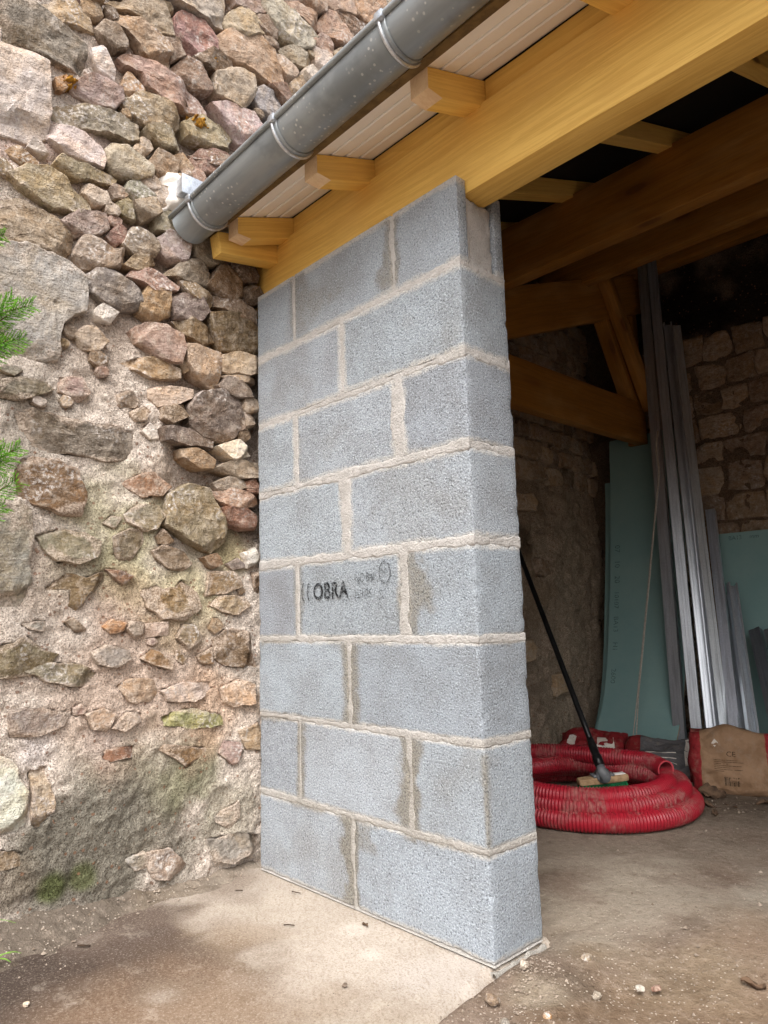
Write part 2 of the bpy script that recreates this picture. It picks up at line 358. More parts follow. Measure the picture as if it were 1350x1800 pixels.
MAT = dict(
    block=m_block(), pmortar=m_pier_mortar(), stone=m_stone(), wmortar=m_wall_mortar(),
    wood=m_wood('yellow treated timber', L4((243, 203, 112)), L4((208, 158, 72))),
    wood_shaded=m_wood('shaded treated timber', L4((168, 116, 46)), L4((118, 76, 28))),  # same treated timber, with the indoor shade put into a darker colour
    endgrain=m_wood('sawn timber end', L4((240, 212, 176)), L4((214, 172, 126))),
    soffit=m_simple('cream plastic lining', (250, 248, 245), (247, 244, 240), .45, 0, 6, .05),
    underlay=m_simple('black roofing underlay', (14, 14, 15), (22, 21, 21), .85, 0, 30),
    roofing=m_simple('grey roof sheet', (120, 122, 124), (104, 106, 108), .5, .4, 8),
    fascia=m_simple('brown eaves batten', (120, 96, 58), (96, 76, 46), .8, 0, 30),
    zinc=m_zinc(), galv=m_galv(), soil=m_soil(), slab=m_slab(), hose=m_hose(), board=m_board(),
    hose_in=m_simple('smooth pale red lining', (205, 84, 92), (190, 70, 80), .5, 0, 12),
    boardedge=m_simple('cream gypsum edge', (206, 190, 168), (190, 174, 152), .95, 0, 60),
    black=m_simple('black coated steel', (16, 16, 17), (24, 24, 25), .35, .0, 40, .05),
    greyplastic=m_simple('grey plastic', (112, 114, 116), (92, 94, 98), .5, 0, 30),
    brushwood=m_simple('worn beech', (176, 146, 112), (140, 112, 82), .7, 0, 40),
    green=m_simple('green bristle', (18, 120, 70), (14, 96, 56), .6, 0, 40),
    cord=m_simple('white cord', (196, 188, 176), (170, 160, 148), .9, 0, 90),
    ink=m_ink(), inkpale=m_ink((66, 68, 70), .50, 'thin faded ink'),
    pencil=m_ink((92, 124, 122), .5, 'grey green board print'),
    leaf=m_simple('dry brown leaf', (104, 82, 64), (70, 54, 42), .85, 0, 40),
    pebble=m_stone('loose pebble'), gravel=m_simple('grit', (166, 152, 138), (112, 98, 84), .95, 0, 25),
    twig=m_simple('dark twig', (66, 52, 40), (48, 38, 30), .9, 0, 60),
    plaster=m_simple('white lime patch', (232, 226, 218), (214, 204, 192), .95, 0, 30, .8, .006),
    conifer=m_leaf('conifer green', (70, 128, 22), (138, 194, 52)), bark=m_simple('conifer bark', (96, 70, 46), (70, 50, 34), .9, 0, 50),
    lichen=m_simple('orange lichen', (176, 128, 44), (140, 98, 40), .97, 0, 60, .8, .004),
    grass=m_leaf('grass blade green', (86, 128, 44), (120, 160, 62)),
)

STONES = [
((115,105,92),[-912,2651,-839,2677,-766,2666,-665,2675,-647,2711,-655,2781,-740,2819,-827,2845,-918,2787]),
((165,140,105),[-747,2816,-690,2836,-625,2848,-645,2893,-706,2923,-810,2856]),
((178,164,158),[-931,2337,-814,2353,-759,2393,-765,2545,-772,2655,-838,2670,-944,2622]),
((150,130,105),[-545,3003,-458,3010,-396,2982,-346,3004,-351,3043,-399,3120,-584,3002]),
((152,122,92),[-478,2909,-447,2871,-383,2844,-356,2875,-353,2934,-396,2970,-472,2985,-544,2972,-568,2926]),
((120,95,75),[-357,2940,-349,2895,-297,2949,-318,3004,-396,2974]),
((152,108,102),[-334,3011,-302,2980,-236,2980,-164,3052,-164,3104,-221,3148,-303,3122,-335,3069]),
((165,150,135),[-296,3152,-195,3164,-129,3169,-125,3314,-376,3152]),
((195,180,175),[-621,2734,-593,2704,-555,2706,-560,2745,-595,2801,-629,2785]),
((162,127,112),[-511,2788,-453,2789,-423,2750,-369,2731,-291,2739,-209,2739,-193,2773,-235,2809,-316,2824,-402,2849,-484,2842,-540,2802]),
((158,120,80),[-502,2677,-448,2721,-452,2750,-504,2761,-530,2692]),
((145,125,95),[-500,2616,-435,2603,-345,2612,-310,2649,-310,2689,-369,2723,-452,2711,-515,2647]),
((155,130,125),[-675,2585,-617,2587,-556,2595,-526,2641,-537,2673,-586,2685,-658,2657,-701,2600]),
((155,112,65),[-741,2568,-726,2573,-702,2608,-715,2633,-745,2605]),
((135,122,100),[-753,2467,-666,2474,-574,2504,-505,2493,-466,2511,-471,2570,-535,2583,-616,2572,-712,2541,-760,2505]),
((185,165,160),[-756,2388,-706,2362,-649,2360,-590,2365,-578,2399,-586,2454,-639,2458,-709,2453,-761,2441]),
((135,122,95),[-415,2550,-374,2539,-313,2559,-321,2595,-375,2613,-435,2580]),
((155,140,115),[-568,2389,-543,2356,-474,2368,-424,2401,-424,2431,-476,2461,-546,2466,-572,2431]),
((150,120,85),[-822,2258,-793,2268,-788,2290,-847,2318,-875,2301]),
((148,132,98),[-728,2283,-691,2281,-609,2306,-549,2317,-539,2343,-577,2349,-649,2339,-718,2336,-744,2297]),
((155,138,105),[-807,2174,-736,2156,-656,2167,-619,2196,-626,2221,-696,2255,-764,2274,-822,2255,-871,2207]),
((140,120,95),[-905,1984,-829,2005,-754,2002,-694,1996,-670,2031,-672,2078,-698,2116,-777,2140,-846,2145,-910,2112]),
((152,147,142),[-899,1630,-828,1635,-706,1656,-703,1720,-699,1782,-664,1818,-627,1835,-623,1903,-630,1949,-687,1984,-736,1998,-812,2004,-915,1968]),
((135,130,108),[-444,2302,-393,2330,-459,2355,-494,2340,-507,2284]),
((145,118,90),[-380,2412,-327,2451,-312,2512,-389,2509,-418,2457]),
((155,125,92),[-319,2477,-264,2494,-249,2525,-281,2550,-324,2523]),
((135,100,85),[-240,2512,-183,2521,-123,2547,-98,2617,-149,2619,-225,2588,-257,2545]),
((150,132,110),[-442,2228,-385,2273,-408,2317,-479,2273]),
((140,128,100),[-384,2220,-316,2230,-317,2269,-348,2310,-396,2283]),
((128,118,88),[-512,2223,-470,2217,-468,2255,-500,2279,-540,2241]),
((140,118,108),[-666,2087,-590,2115,-565,2145,-579,2190,-656,2170,-710,2125]),
((140,100,85),[-537,2095,-510,2123,-490,2169,-525,2175,-564,2124]),
((150,128,108),[-638,1994,-587,2004,-515,2028,-509,2094,-549,2073,-590,2094,-641,2089,-667,2018]),
((135,118,98),[-468,2087,-397,2111,-383,2146,-405,2190,-470,2181,-510,2108]),
((152,132,128),[-383,2139,-338,2117,-284,2127,-269,2178,-285,2219,-339,2226,-383,2176]),
((155,132,100),[-453,2041,-396,2082,-404,2109,-468,2080,-508,2037]),
((122,112,106),[-617,1926,-578,1896,-518,1879,-450,1902,-447,1942,-486,1980,-548,2003,-593,1995,-624,1957]),
((145,112,102),[-409,1983,-321,2002,-306,2029,-381,2050,-453,2049,-487,2002]),
((125,112,95),[-260,2059,-188,2058,-168,2112,-229,2138,-284,2127,-355,2051]),
((160,130,92),[-436,1889,-400,1870,-335,1910,-343,1999,-423,1975,-447,1921]),
((148,125,92),[-260,2006,-180,1984,-164,2019,-260,2051,-302,2038]),
((120,102,95),[-312,1909,-227,1917,-196,1956,-220,2003,-306,2003,-339,1975]),
((118,95,70),[-105,2037,-45,2063,-62,2154,-139,2152,-188,2066]),
((130,105,80),[-147,1993,-63,1978,8,1965,8,2014,-62,2034,-114,2050,-155,2030]),
((212,202,192),[-589,1825,-543,1831,-524,1864,-571,1878,-596,1850]),
((140,125,102),[-237,2166,-189,2144,-123,2182,-181,2237,-250,2216]),
((98,82,72),[-45,2127,17,2139,13,2236,-45,2216,-93,2184]),
((100,82,65),[-28,2036,54,2068,17,2122,-41,2096]),
((118,98,66),[-155,1876,-130,1828,-63,1829,34,1828,17,1944,-63,1986,-184,1956]),
((130,108,76),[-273,1853,-211,1839,-159,1859,-187,1890,-259,1912,-316,1893]),
((150,120,105),[-454,1778,-405,1762,-347,1733,-302,1736,-280,1792,-289,1841,-356,1867,-421,1861,-469,1816]),
((150,122,85),[-452,1681,-403,1664,-302,1685,-295,1716,-376,1740,-446,1731,-500,1701]),
((176,148,122),[-265,1744,-226,1701,-162,1678,-138,1720,-134,1820,-227,1816,-273,1808]),
((192,168,138),[-113,1756,-28,1759,25,1778,7,1822,-63,1825,-126,1806]),
((185,160,132),[-63,1725,15,1733,11,1748,-63,1742,-138,1737]),
((125,108,96),[-80,1664,-11,1669,-20,1714,-96,1729,-150,1687]),
((190,162,138),[-398,1595,-373,1575,-301,1592,-248,1624,-245,1653,-338,1649,-406,1628]),
((130,105,76),[-358,1532,-322,1518,-263,1556,-278,1596,-359,1567]),
((122,104,93),[-247,1537,-185,1497,-104,1494,-46,1548,-37,1641,-129,1673,-217,1644,-255,1593]),
((115,98,88),[-350,1457,-262,1449,-169,1455,-161,1486,-239,1502,-336,1505,-372,1488]),
((150,122,90),[-455,1502,-415,1516,-408,1551,-429,1561,-473,1533]),
((222,212,202),[-399,1450,-364,1462,-379,1494,-404,1507,-428,1473]),
((218,205,185),[-88,1426,-12,1447,-63,1493,-153,1457]),
((150,120,86),[-284,1404,-223,1376,-169,1383,-161,1413,-239,1438,-291,1431]),
((142,122,98),[-63,1359,31,1369,31,1422,-80,1416,-161,1377]),
((140,124,108),[-136,1307,-96,1307,-29,1325,-29,1348,-104,1350,-156,1327]),
((160,122,95),[-104,1252,-13,1256,13,1270,-29,1299,-104,1307,-176,1289]),
((140,95,70),[-21,1304,31,1309,14,1352,-38,1339]),
((142,98,76),[-104,1195,-46,1173,8,1173,4,1224,-63,1248,-124,1236]),
((135,118,85),[-338,1165,-251,1116,-167,1078,-112,1123,-120,1179,-160,1248,-184,1295,-260,1309,-322,1261]),
((158,112,75),[-471,1274,-423,1252,-347,1266,-319,1296,-377,1341,-438,1330,-494,1291]),
((118,105,90),[-799,1414,-776,1375,-713,1360,-631,1364,-531,1352,-466,1373,-440,1417,-441,1471,-508,1480,-585,1474,-677,1478,-769,1492,-834,1475]),
((120,112,95),[-883,1507,-820,1508,-782,1521,-715,1559,-739,1579,-812,1577,-886,1555]),
((135,128,112),[-828,1579,-802,1603,-829,1610,-877,1593]),
((122,92,60),[-808,1222,-753,1198,-684,1173,-619,1172,-608,1210,-603,1254,-628,1277,-636,1320,-701,1343,-797,1342,-819,1298]),
((146,143,132),[-871,888,-778,889,-763,917,-755,975,-762,1021,-754,1091,-760,1179,-791,1206,-885,1192]),
((128,120,94),[-726,1069,-685,1029,-621,1031,-561,1051,-550,1095,-606,1123,-694,1130,-757,1109]),
((130,118,92),[-475,1169,-421,1140,-380,1149,-342,1192,-368,1227,-436,1224,-488,1194]),
((128,112,84),[-515,1078,-498,1037,-446,1048,-414,1101,-421,1147,-468,1144,-519,1115]),
((132,105,75),[-366,1100,-330,1099,-302,1113,-352,1151,-376,1123]),
((125,102,75),[-372,1051,-329,1019,-279,1010,-243,1034,-272,1074,-345,1098,-386,1076]),
((138,132,108),[-513,1141,-488,1181,-521,1185,-548,1158]),
((122,98,60),[-642,946,-646,899,-622,886,-594,928,-528,983,-541,1008,-601,982,-655,1000,-716,952]),
((128,92,65),[-509,981,-483,965,-451,991,-497,1009,-541,1014]),
((126,102,64),[-403,889,-348,853,-263,844,-204,886,-219,933,-279,987,-293,953,-342,946,-377,963,-427,946]),
((130,106,72),[-119,933,-43,961,-79,1017,-174,1009,-189,926]),
((150,125,88),[-127,871,-63,856,-6,890,-39,926,-119,933,-174,899]),
((135,105,75),[-167,1023,-128,1037,-143,1076,-205,1056]),
((130,118,115),[-79,1021,-22,1033,-55,1061,-100,1038]),
((212,206,196),[-22,1029,29,1049,17,1100,-38,1079]),
((150,142,130),[-755,832,-717,825,-707,859,-779,850]),
((185,132,80),[-517,811,-467,815,-468,846,-512,857,-543,833]),
((185,156,136),[-401,794,-326,797,-330,842,-409,838]),
((140,120,98),[-620,815,-594,826,-633,863,-656,852]),
((128,98,68),[12,940,46,933,38,1020,3,1012]),
((118,105,75),[-844,697,-793,696,-740,704,-687,732,-669,756,-713,772,-763,818,-797,801,-848,791]),
((130,120,95),[-710,686,-627,657,-575,659,-546,693,-604,723,-681,735,-776,719]),
((142,130,120),[-557,717,-502,706,-453,730,-461,758,-531,779,-578,758]),
((130,100,65),[-371,704,-318,686,-314,721,-380,757,-420,728]),
((122,98,62),[-298,720,-270,697,-255,725,-295,749]),
((128,100,68),[-197,695,-159,693,-164,749,-222,723]),
((115,90,62),[-155,711,-94,677,38,667,-13,796,-121,807,-160,779]),
((172,142,114),[-450,597,-377,589,-355,618,-378,659,-444,671,-500,652]),
((190,166,152),[-324,584,-229,574,-154,607,-163,637,-293,637,-355,625]),
((186,152,122),[-120,566,-76,540,5,546,5,615,-59,636,-129,612]),
((140,122,112),[-795,530,-704,533,-649,545,-625,586,-755,610,-795,599]),
((142,142,82),[-338,512,-236,489,-120,485,-111,517,-245,558,-350,541]),
((172,150,132),[-469,509,-413,535,-406,562,-456,567,-511,527]),
((130,88,62),[-509,426,-439,431,-426,459,-523,464,-536,440]),
((130,100,62),[-298,403,-251,361,-219,384,-179,420,-322,448,-359,443]),
((190,195,180),[-831,275,-764,271,-739,286,-740,387,-773,429,-781,477,-841,501]),
((165,145,120),[-730,362,-733,285,-706,264,-672,314,-670,344,-690,409,-695,446,-742,441]),
((150,142,132),[-152,175,-94,141,-59,176,-68,229,-161,190]),
((140,132,122),[-152,56,-85,26,25,57,25,100,-68,128,-185,126]),
((138,118,105),[-375,58,-308,35,-248,66,-310,134,-398,135]),
((128,112,92),[-821,185,-755,185,-751,225,-824,242]),
((142,136,126),[-425,91,-383,93,-398,142,-460,131]),
((165,140,122),[-565,528,-524,516,-498,565,-533,589,-593,576]),
((150,128,100),[-32,392,32,382,23,475,-59,455]),
((165,145,115),[-108,3181,-26,3191,53,3244,53,3280,-26,3307,-103,3253,-125,3199]),
((165,132,102),[-97,3064,-3,3061,95,3045,166,3077,160,3128,109,3206,22,3225,-108,3170,-159,3106]),
((155,128,115),[-73,3300,10,3324,66,3359,61,3427,-91,3329]),
((125,100,80),[29,3264,72,3255,123,3268,123,3334,85,3347,16,3310]),
((160,150,130),[98,3343,149,3301,256,3303,319,3353,334,3399,258,3429,151,3448,61,3427]),
((150,118,95),[190,3449,258,3441,313,3425,364,3494,358,3529,259,3524,171,3498]),
((140,112,92),[344,3546,395,3578,412,3667,302,3596]),
((155,122,102),[371,3460,459,3461,551,3462,568,3512,462,3581,418,3592,357,3490]),
((118,92,75),[507,3555,600,3538,668,3612,652,3644,494,3627,421,3610]),
((165,135,115),[463,3621,573,3663,560,3763,405,3662]),
((170,132,102),[605,3683,686,3678,773,3745,794,3815,745,3883,576,3774]),
((165,155,142),[802,3806,877,3896,872,3980,772,3915]),
((150,120,105),[325,3338,397,3348,442,3399,444,3452,370,3434,305,3357]),
((160,145,122),[200,3210,282,3226,331,3260,310,3285,215,3279,135,3245]),
((185,165,152),[338,3251,380,3250,426,3339,369,3369,318,3327]),
((165,138,115),[160,3140,199,3113,220,3161,187,3221,122,3190]),
((140,118,100),[84,3215,135,3233,110,3254,59,3236]),
((185,172,160),[267,3162,322,3168,366,3242,310,3241,267,3199]),
((150,125,95),[211,3060,252,3069,308,3160,253,3161,205,3105]),
((142,136,140),[33,2897,94,2882,158,2961,146,3002,58,3007,9,2953]),
((135,105,90),[139,3016,171,2986,211,3048,172,3075,83,3021]),
((150,130,105),[456,3356,526,3428,519,3451,442,3393]),
((160,145,125),[575,3503,585,3542,537,3520]),
((155,135,112),[-158,2865,-108,2858,-39,2855,9,2941,3,3018,-73,3021,-164,2938]),
((112,90,70),[-218,2951,-153,2955,-96,2975,-102,3027,-186,3024,-250,2970]),
((130,105,90),[-311,2846,-249,2838,-185,2861,-185,2893,-229,2945,-281,2942,-352,2855]),
((172,142,140),[-107,2749,-51,2711,26,2753,50,2815,8,2862,-73,2843,-119,2841,-185,2797]),
((140,125,92),[-268,2629,-184,2627,-107,2652,-85,2706,-130,2749,-217,2738,-289,2671]),
((128,100,80),[-205,2555,-140,2563,-107,2609,-184,2606,-257,2562]),
((175,160,150),[806,2949,756,2940,761,2871,822,2873,838,2908]),
((130,110,80),[732,3452,698,3468,649,3456,654,3395,687,3377,741,3404]),
((150,125,95),[308,2579,284,2629,232,2633,215,2583,279,2555]),
((165,145,125),[-416,2514,-427,2531,-457,2532,-466,2515,-456,2494,-431,2487]),
((165,145,125),[-551,1754,-596,1797,-626,1792,-653,1755,-634,1713,-586,1719]),
((165,145,125),[156,3520,143,3545,87,3566,47,3527,65,3494,119,3474]),
((165,145,125),[915,3470,876,3474,841,3433,853,3403,891,3385,933,3405,945,3429]),
((130,110,80),[-735,2919,-729,2956,-771,2988,-809,2974,-818,2941,-785,2899]),
((150,120,110),[737,3207,768,3252,735,3283,679,3284,669,3247,697,3199]),
((130,110,80),[-380,3092,-368,3082,-344,3090,-345,3109,-358,3123,-382,3114]),
((150,125,95),[647,2847,700,2826,730,2836,742,2878,723,2908,677,2914,637,2878]),
((125,105,85),[-225,3394,-265,3341,-219,3307,-171,3316,-173,3362]),
((125,105,85),[-590,2907,-620,2864,-604,2841,-568,2822,-516,2852,-519,2880,-555,2908]),
((150,120,110),[-69,3417,-62,3450,-102,3486,-138,3467,-154,3445,-129,3403,-91,3394]),
((150,125,95),[-498,3202,-527,3169,-509,3127,-473,3116,-431,3138,-427,3171,-456,3204]),
((175,160,150),[772,2999,815,2966,852,2974,858,3025,815,3061,766,3039]),
((130,110,80),[850,3277,897,3293,912,3338,832,3359,807,3331]),
((165,145,125),[636,3005,649,3051,610,3074,558,3054,583,2993]),
((165,145,125),[-312,3239,-310,3266,-335,3299,-386,3294,-402,3261,-383,3219,-344,3212]),
((140,118,100),[-968,2776,-919,2777,-911,2820,-938,2837,-974,2821]),
((140,118,100),[665,2809,590,2808,592,2758,639,2738,687,2756]),
((165,145,125),[561,2712,571,2672,603,2647,643,2656,653,2686,630,2732,595,2729]),
((165,145,125),[-527,2221,-534,2238,-552,2242,-570,2230,-567,2210,-555,2205,-534,2208]),
((140,118,100),[-705,2988,-676,3036,-695,3064,-724,3076,-771,3045,-772,3016,-740,2983]),
((150,125,95),[666,3070,654,3064,653,3043,667,3037,680,3056]),
((165,145,125),[-15,2449,-35,2474,-81,2477,-105,2439,-110,2414,-55,2389,-21,2404]),
((140,118,100),[-268,2482,-277,2487,-296,2479,-294,2469,-279,2458,-269,2466]),
((165,145,125),[-273,2454,-308,2450,-317,2407,-294,2368,-231,2383,-221,2432]),
((125,105,85),[-524,3059,-523,3120,-576,3125,-606,3098,-561,3045]),
((165,145,125),[753,2767,701,2779,683,2734,721,2710,760,2739]),
((130,110,80),[205,2930,255,2951,243,2996,172,2999,172,2965]),
((150,120,110),[882,2753,883,2792,853,2824,824,2815,790,2791,803,2743,844,2735]),
((150,125,95),[-618,2905,-600,2931,-614,2961,-654,2971,-679,2939,-673,2908,-650,2893]),
((175,160,150),[178,2623,215,2652,222,2687,195,2705,139,2693,118,2664,139,2631]),
((150,125,95),[473,2969,429,2960,428,2909,475,2884,514,2894,520,2935]),
((150,120,110),[-607,1570,-632,1618,-696,1606,-697,1560,-635,1535]),
((150,125,95),[-656,2983,-640,2969,-604,2978,-612,3004,-636,3009]),
((150,120,110),[932,2761,973,2781,975,2813,937,2849,909,2843,877,2803,896,2764]),
((125,105,85),[-4,3535,-46,3529,-73,3464,-43,3450,25,3475]),
((165,145,125),[-114,2451,-132,2452,-147,2443,-141,2425,-125,2416,-110,2426,-108,2443]),
((175,160,150),[-428,2352,-402,2351,-390,2366,-389,2380,-411,2398,-436,2390,-448,2371]),
((150,125,95),[384,2842,385,2802,433,2787,458,2795,477,2837,460,2872,412,2869]),
((125,105,85),[-550,1704,-578,1720,-601,1715,-605,1681,-577,1666,-549,1680]),
((150,125,95),[-182,2360,-165,2330,-119,2316,-91,2340,-84,2385,-125,2408,-165,2399]),
((175,160,150),[-653,2672,-632,2666,-623,2675,-623,2691,-641,2696,-654,2684]),
((140,118,100),[421,2964,437,2962,453,2973,448,2988,437,2994,417,2986,417,2975]),
((150,120,110),[-33,372,-53,418,-116,434,-139,395,-83,345]),
((130,110,80),[-697,1703,-681,1703,-676,1709,-674,1724,-686,1731,-698,1727,-706,1716]),
((150,120,110),[707,3491,734,3544,699,3573,644,3550,646,3513]),
((130,110,80),[229,2700,277,2731,250,2778,203,2788,170,2749,188,2711]),
((130,110,80),[-299,787,-258,750,-201,781,-237,832,-276,832]),
((140,118,100),[-28,2613,-66,2566,-40,2535,14,2550,4,2608]),
((125,105,85),[-14,1547,-48,1548,-52,1512,-35,1499,-7,1525]),
((130,110,80),[209,2862,158,2897,112,2871,116,2829,133,2806,201,2828]),
((130,110,80),[530,3169,479,3163,456,3133,469,3107,509,3089,550,3108,555,3140]),
((175,160,150),[-736,1504,-736,1524,-761,1532,-772,1525,-773,1509,-752,1498]),
((130,110,80),[-878,2209,-856,2231,-877,2266,-921,2246,-912,2211]),
((150,120,110),[6,2594,39,2566,71,2575,93,2599,72,2632,28,2642,1,2627]),
((150,120,110),[-701,2924,-680,2932,-685,2949,-705,2954,-712,2932]),
((175,160,150),[-377,2371,-396,2343,-388,2315,-356,2305,-332,2322,-328,2348,-349,2376]),
((150,120,110),[533,3046,480,3061,452,3032,464,2990,500,2984,544,3017]),
((175,160,150),[-806,2359,-817,2328,-779,2316,-761,2334,-783,2362]),
((165,145,125),[-25,1612,9,1620,21,1641,5,1661,-28,1662,-37,1632]),
((140,118,100),[947,2995,979,3032,968,3067,935,3082,893,3068,887,3036,918,2994]),
((150,120,110),[-933,2643,-926,2674,-993,2700,-1020,2683,-990,2621]),
((150,120,110),[485,2706,451,2696,440,2646,507,2633,534,2668]),
((150,125,95),[-845,2916,-828,2914,-814,2925,-819,2941,-828,2951,-847,2945,-859,2932]),
((130,110,80),[803,3128,765,3145,723,3123,720,3076,784,3056,823,3088]),
((150,125,95),[-262,1740,-281,1749,-296,1734,-277,1713,-260,1728]),
((130,110,80),[396,2719,408,2687,437,2680,455,2688,442,2720,423,2728]),
((150,120,110),[642,3320,661,3288,693,3288,707,3312,673,3343]),
((130,110,80),[218,2601,199,2607,184,2595,195,2577,214,2581]),
((125,105,85),[567,3149,576,3161,569,3181,541,3178,541,3155]),
((165,145,125),[487,3328,538,3315,577,3370,549,3395,497,3401,472,3370]),
((125,105,85),[-103,2479,-106,2508,-138,2512,-162,2497,-168,2471,-142,2452,-117,2461]),
((165,145,125),[-148,3403,-179,3410,-193,3385,-182,3368,-162,3362,-142,3387]),
((150,120,110),[-270,2472,-245,2447,-215,2449,-201,2474,-215,2500,-233,2509,-270,2488]),
((150,120,110),[396,2713,362,2721,347,2691,359,2674,395,2675]),
((175,160,150),[-16,1607,-36,1602,-43,1579,-37,1565,-10,1559,7,1569,9,1594]),
((125,105,85),[-462,1612,-514,1594,-503,1544,-450,1551,-435,1585]),
((140,118,100),[345,3099,276,3111,258,3050,300,3028,359,3063]),
((140,118,100),[88,2693,126,2681,147,2705,150,2720,128,2742,90,2735,82,2716]),
((150,120,110),[-166,2240,-146,2253,-150,2274,-171,2286,-194,2276,-198,2261,-186,2240]),
((165,145,125),[-466,2458,-442,2468,-445,2492,-471,2493,-482,2471]),
((150,120,110),[-551,2171,-536,2167,-523,2179,-519,2194,-535,2202,-549,2199,-562,2189]),
((140,118,100),[151,2756,138,2756,132,2737,141,2730,159,2740]),
((165,145,125),[-574,2275,-642,2281,-645,2246,-614,2215,-560,2240]),
((125,105,85),[953,3318,893,3280,912,3238,984,3238,992,3279]),
((140,118,100),[-499,2299,-514,2318,-543,2316,-552,2300,-539,2276,-519,2277]),
((125,105,85),[-559,2984,-581,2979,-591,2962,-582,2954,-565,2945,-553,2956,-546,2971]),
((150,125,95),[116,2825,112,2839,97,2844,89,2836,86,2826,98,2814,109,2814]),
((165,145,125),[-683,1550,-695,1530,-686,1516,-672,1512,-658,1521,-652,1533,-668,1548]),
((150,125,95),[-521,2606,-516,2588,-499,2587,-491,2595,-492,2609,-509,2615]),
((150,120,110),[-396,773,-377,765,-363,781,-375,793,-393,790]),
((150,120,110),[-584,594,-601,608,-623,597,-622,577,-609,572,-591,578]),
((165,145,125),[-411,842,-459,851,-468,825,-438,796,-415,809]),
((150,125,95),[614,3088,641,3070,676,3077,690,3097,685,3128,650,3137,613,3122]),
((150,120,110),[-974,2573,-983,2553,-975,2544,-952,2541,-940,2550,-940,2567,-953,2577]),
((150,125,95),[-117,817,-134,849,-162,849,-176,814,-150,793]),
((125,105,85),[57,2876,56,2888,37,2896,18,2883,23,2864,43,2861]),
((165,145,125),[607,3532,620,3524,635,3531,634,3546,619,3554,607,3550]),
((165,145,125),[98,2684,88,2678,90,2663,105,2655,118,2665,112,2683]),
((150,125,95),[433,2602,419,2641,377,2655,339,2639,339,2600,366,2576,400,2582]),
((125,105,85),[-691,1779,-699,1768,-687,1747,-671,1739,-656,1746,-653,1769,-664,1779]),
((140,118,100),[800,3249,796,3261,775,3263,767,3254,769,3243,789,3239]),
((165,145,125),[82,2710,46,2756,9,2745,1,2701,55,2684]),
((150,120,110),[-563,1670,-583,1661,-585,1648,-576,1635,-562,1636,-547,1646,-548,1662]),
((150,120,110),[-124,2229,-139,2213,-136,2195,-113,2183,-97,2194,-96,2215,-106,2228]),
((165,145,125),[895,3371,885,3382,861,3384,854,3361,886,3348]),
((130,110,80),[291,3299,298,3288,314,3286,323,3294,323,3308,314,3314,299,3316]),
((150,125,95),[-30,939,-29,947,-42,958,-52,956,-61,947,-54,931,-41,929]),
((165,145,125),[-623,3042,-599,3078,-643,3130,-701,3102,-685,3059]),
((165,145,125),[-1881,187,-1808,161,-1749,231,-1768,339,-1873,334,-1938,250]),
((150,125,95),[-1413,300,-1525,347,-1618,329,-1677,256,-1618,194,-1537,153,-1421,211]),
((175,160,150),[-1077,226,-1084,322,-1230,353,-1336,277,-1291,170,-1193,162]),
((125,105,85),[-1844,401,-1756,466,-1816,584,-1908,541,-1906,440]),
((165,145,125),[-1522,588,-1615,585,-1676,536,-1635,426,-1571,400,-1446,434,-1442,489]),
((130,110,80),[-1231,576,-1340,528,-1340,427,-1209,407,-1158,536]),
((150,125,95),[-1919,673,-1832,602,-1722,667,-1724,753,-1812,791]),
((140,118,100),[-1432,733,-1524,782,-1637,730,-1611,632,-1535,605,-1448,672]),
((150,125,95),[-1149,626,-1079,685,-1157,756,-1252,787,-1333,765,-1362,702,-1269,631]),
((150,120,110),[-1911,888,-1844,814,-1738,810,-1694,892,-1750,934,-1899,938]),
((125,105,85),[-1542,815,-1457,836,-1449,914,-1584,936,-1617,890]),
((165,145,125),[-1370,865,-1297,827,-1187,815,-1098,871,-1133,914,-1260,961,-1307,933]),
((175,160,150),[-1757,1082,-1829,1143,-1889,1132,-1938,1064,-1905,1003,-1843,985,-1780,1005]),
((165,145,125),[-1713,1079,-1673,1019,-1620,986,-1537,1004,-1504,1055,-1547,1137,-1639,1135]),
((150,120,110),[-1363,1138,-1428,1056,-1321,986,-1180,1048,-1260,1125]),
((150,120,110),[-1668,1265,-1748,1339,-1881,1313,-1908,1211,-1823,1183,-1675,1193]),
((150,120,110),[-1531,1322,-1586,1268,-1562,1194,-1460,1176,-1378,1208,-1380,1280,-1455,1323]),
((140,118,100),[-1276,1336,-1318,1226,-1294,1173,-1226,1178,-1180,1274,-1230,1328]),
((140,118,100),[-1005,1242,-1012,1289,-1065,1342,-1122,1317,-1147,1250,-1091,1170,-1047,1183]),
((125,105,85),[-1742,1380,-1699,1435,-1742,1494,-1840,1509,-1934,1465,-1902,1408,-1850,1366]),
((165,145,125),[-1438,1467,-1506,1502,-1586,1493,-1628,1428,-1577,1377,-1485,1355,-1404,1407]),
((125,105,85),[-1078,1384,-1068,1437,-1144,1497,-1268,1513,-1339,1461,-1297,1411,-1190,1369]),
((165,145,125),[-809,3684,-930,3660,-952,3554,-828,3526,-772,3597]),
((150,125,95),[633,3208,631,3245,602,3260,550,3254,541,3214,562,3189,611,3183]),
((175,160,150),[778,3914,760,3985,725,4000,661,3975,656,3913,730,3901]),
((150,120,110),[-727,3411,-645,3466,-632,3542,-683,3585,-761,3569,-826,3500,-776,3439]),
((150,125,95),[11,3877,-65,3816,-28,3739,58,3719,117,3756,97,3847]),
((150,120,110),[911,3136,991,3160,987,3207,915,3223,873,3180]),
((125,105,85),[37,3700,-27,3722,-53,3701,-27,3639,37,3650]),
((175,160,150),[-631,3320,-561,3251,-447,3287,-443,3365,-521,3412]),
((130,110,80),[810,3132,868,3152,871,3179,841,3215,788,3197,789,3154]),
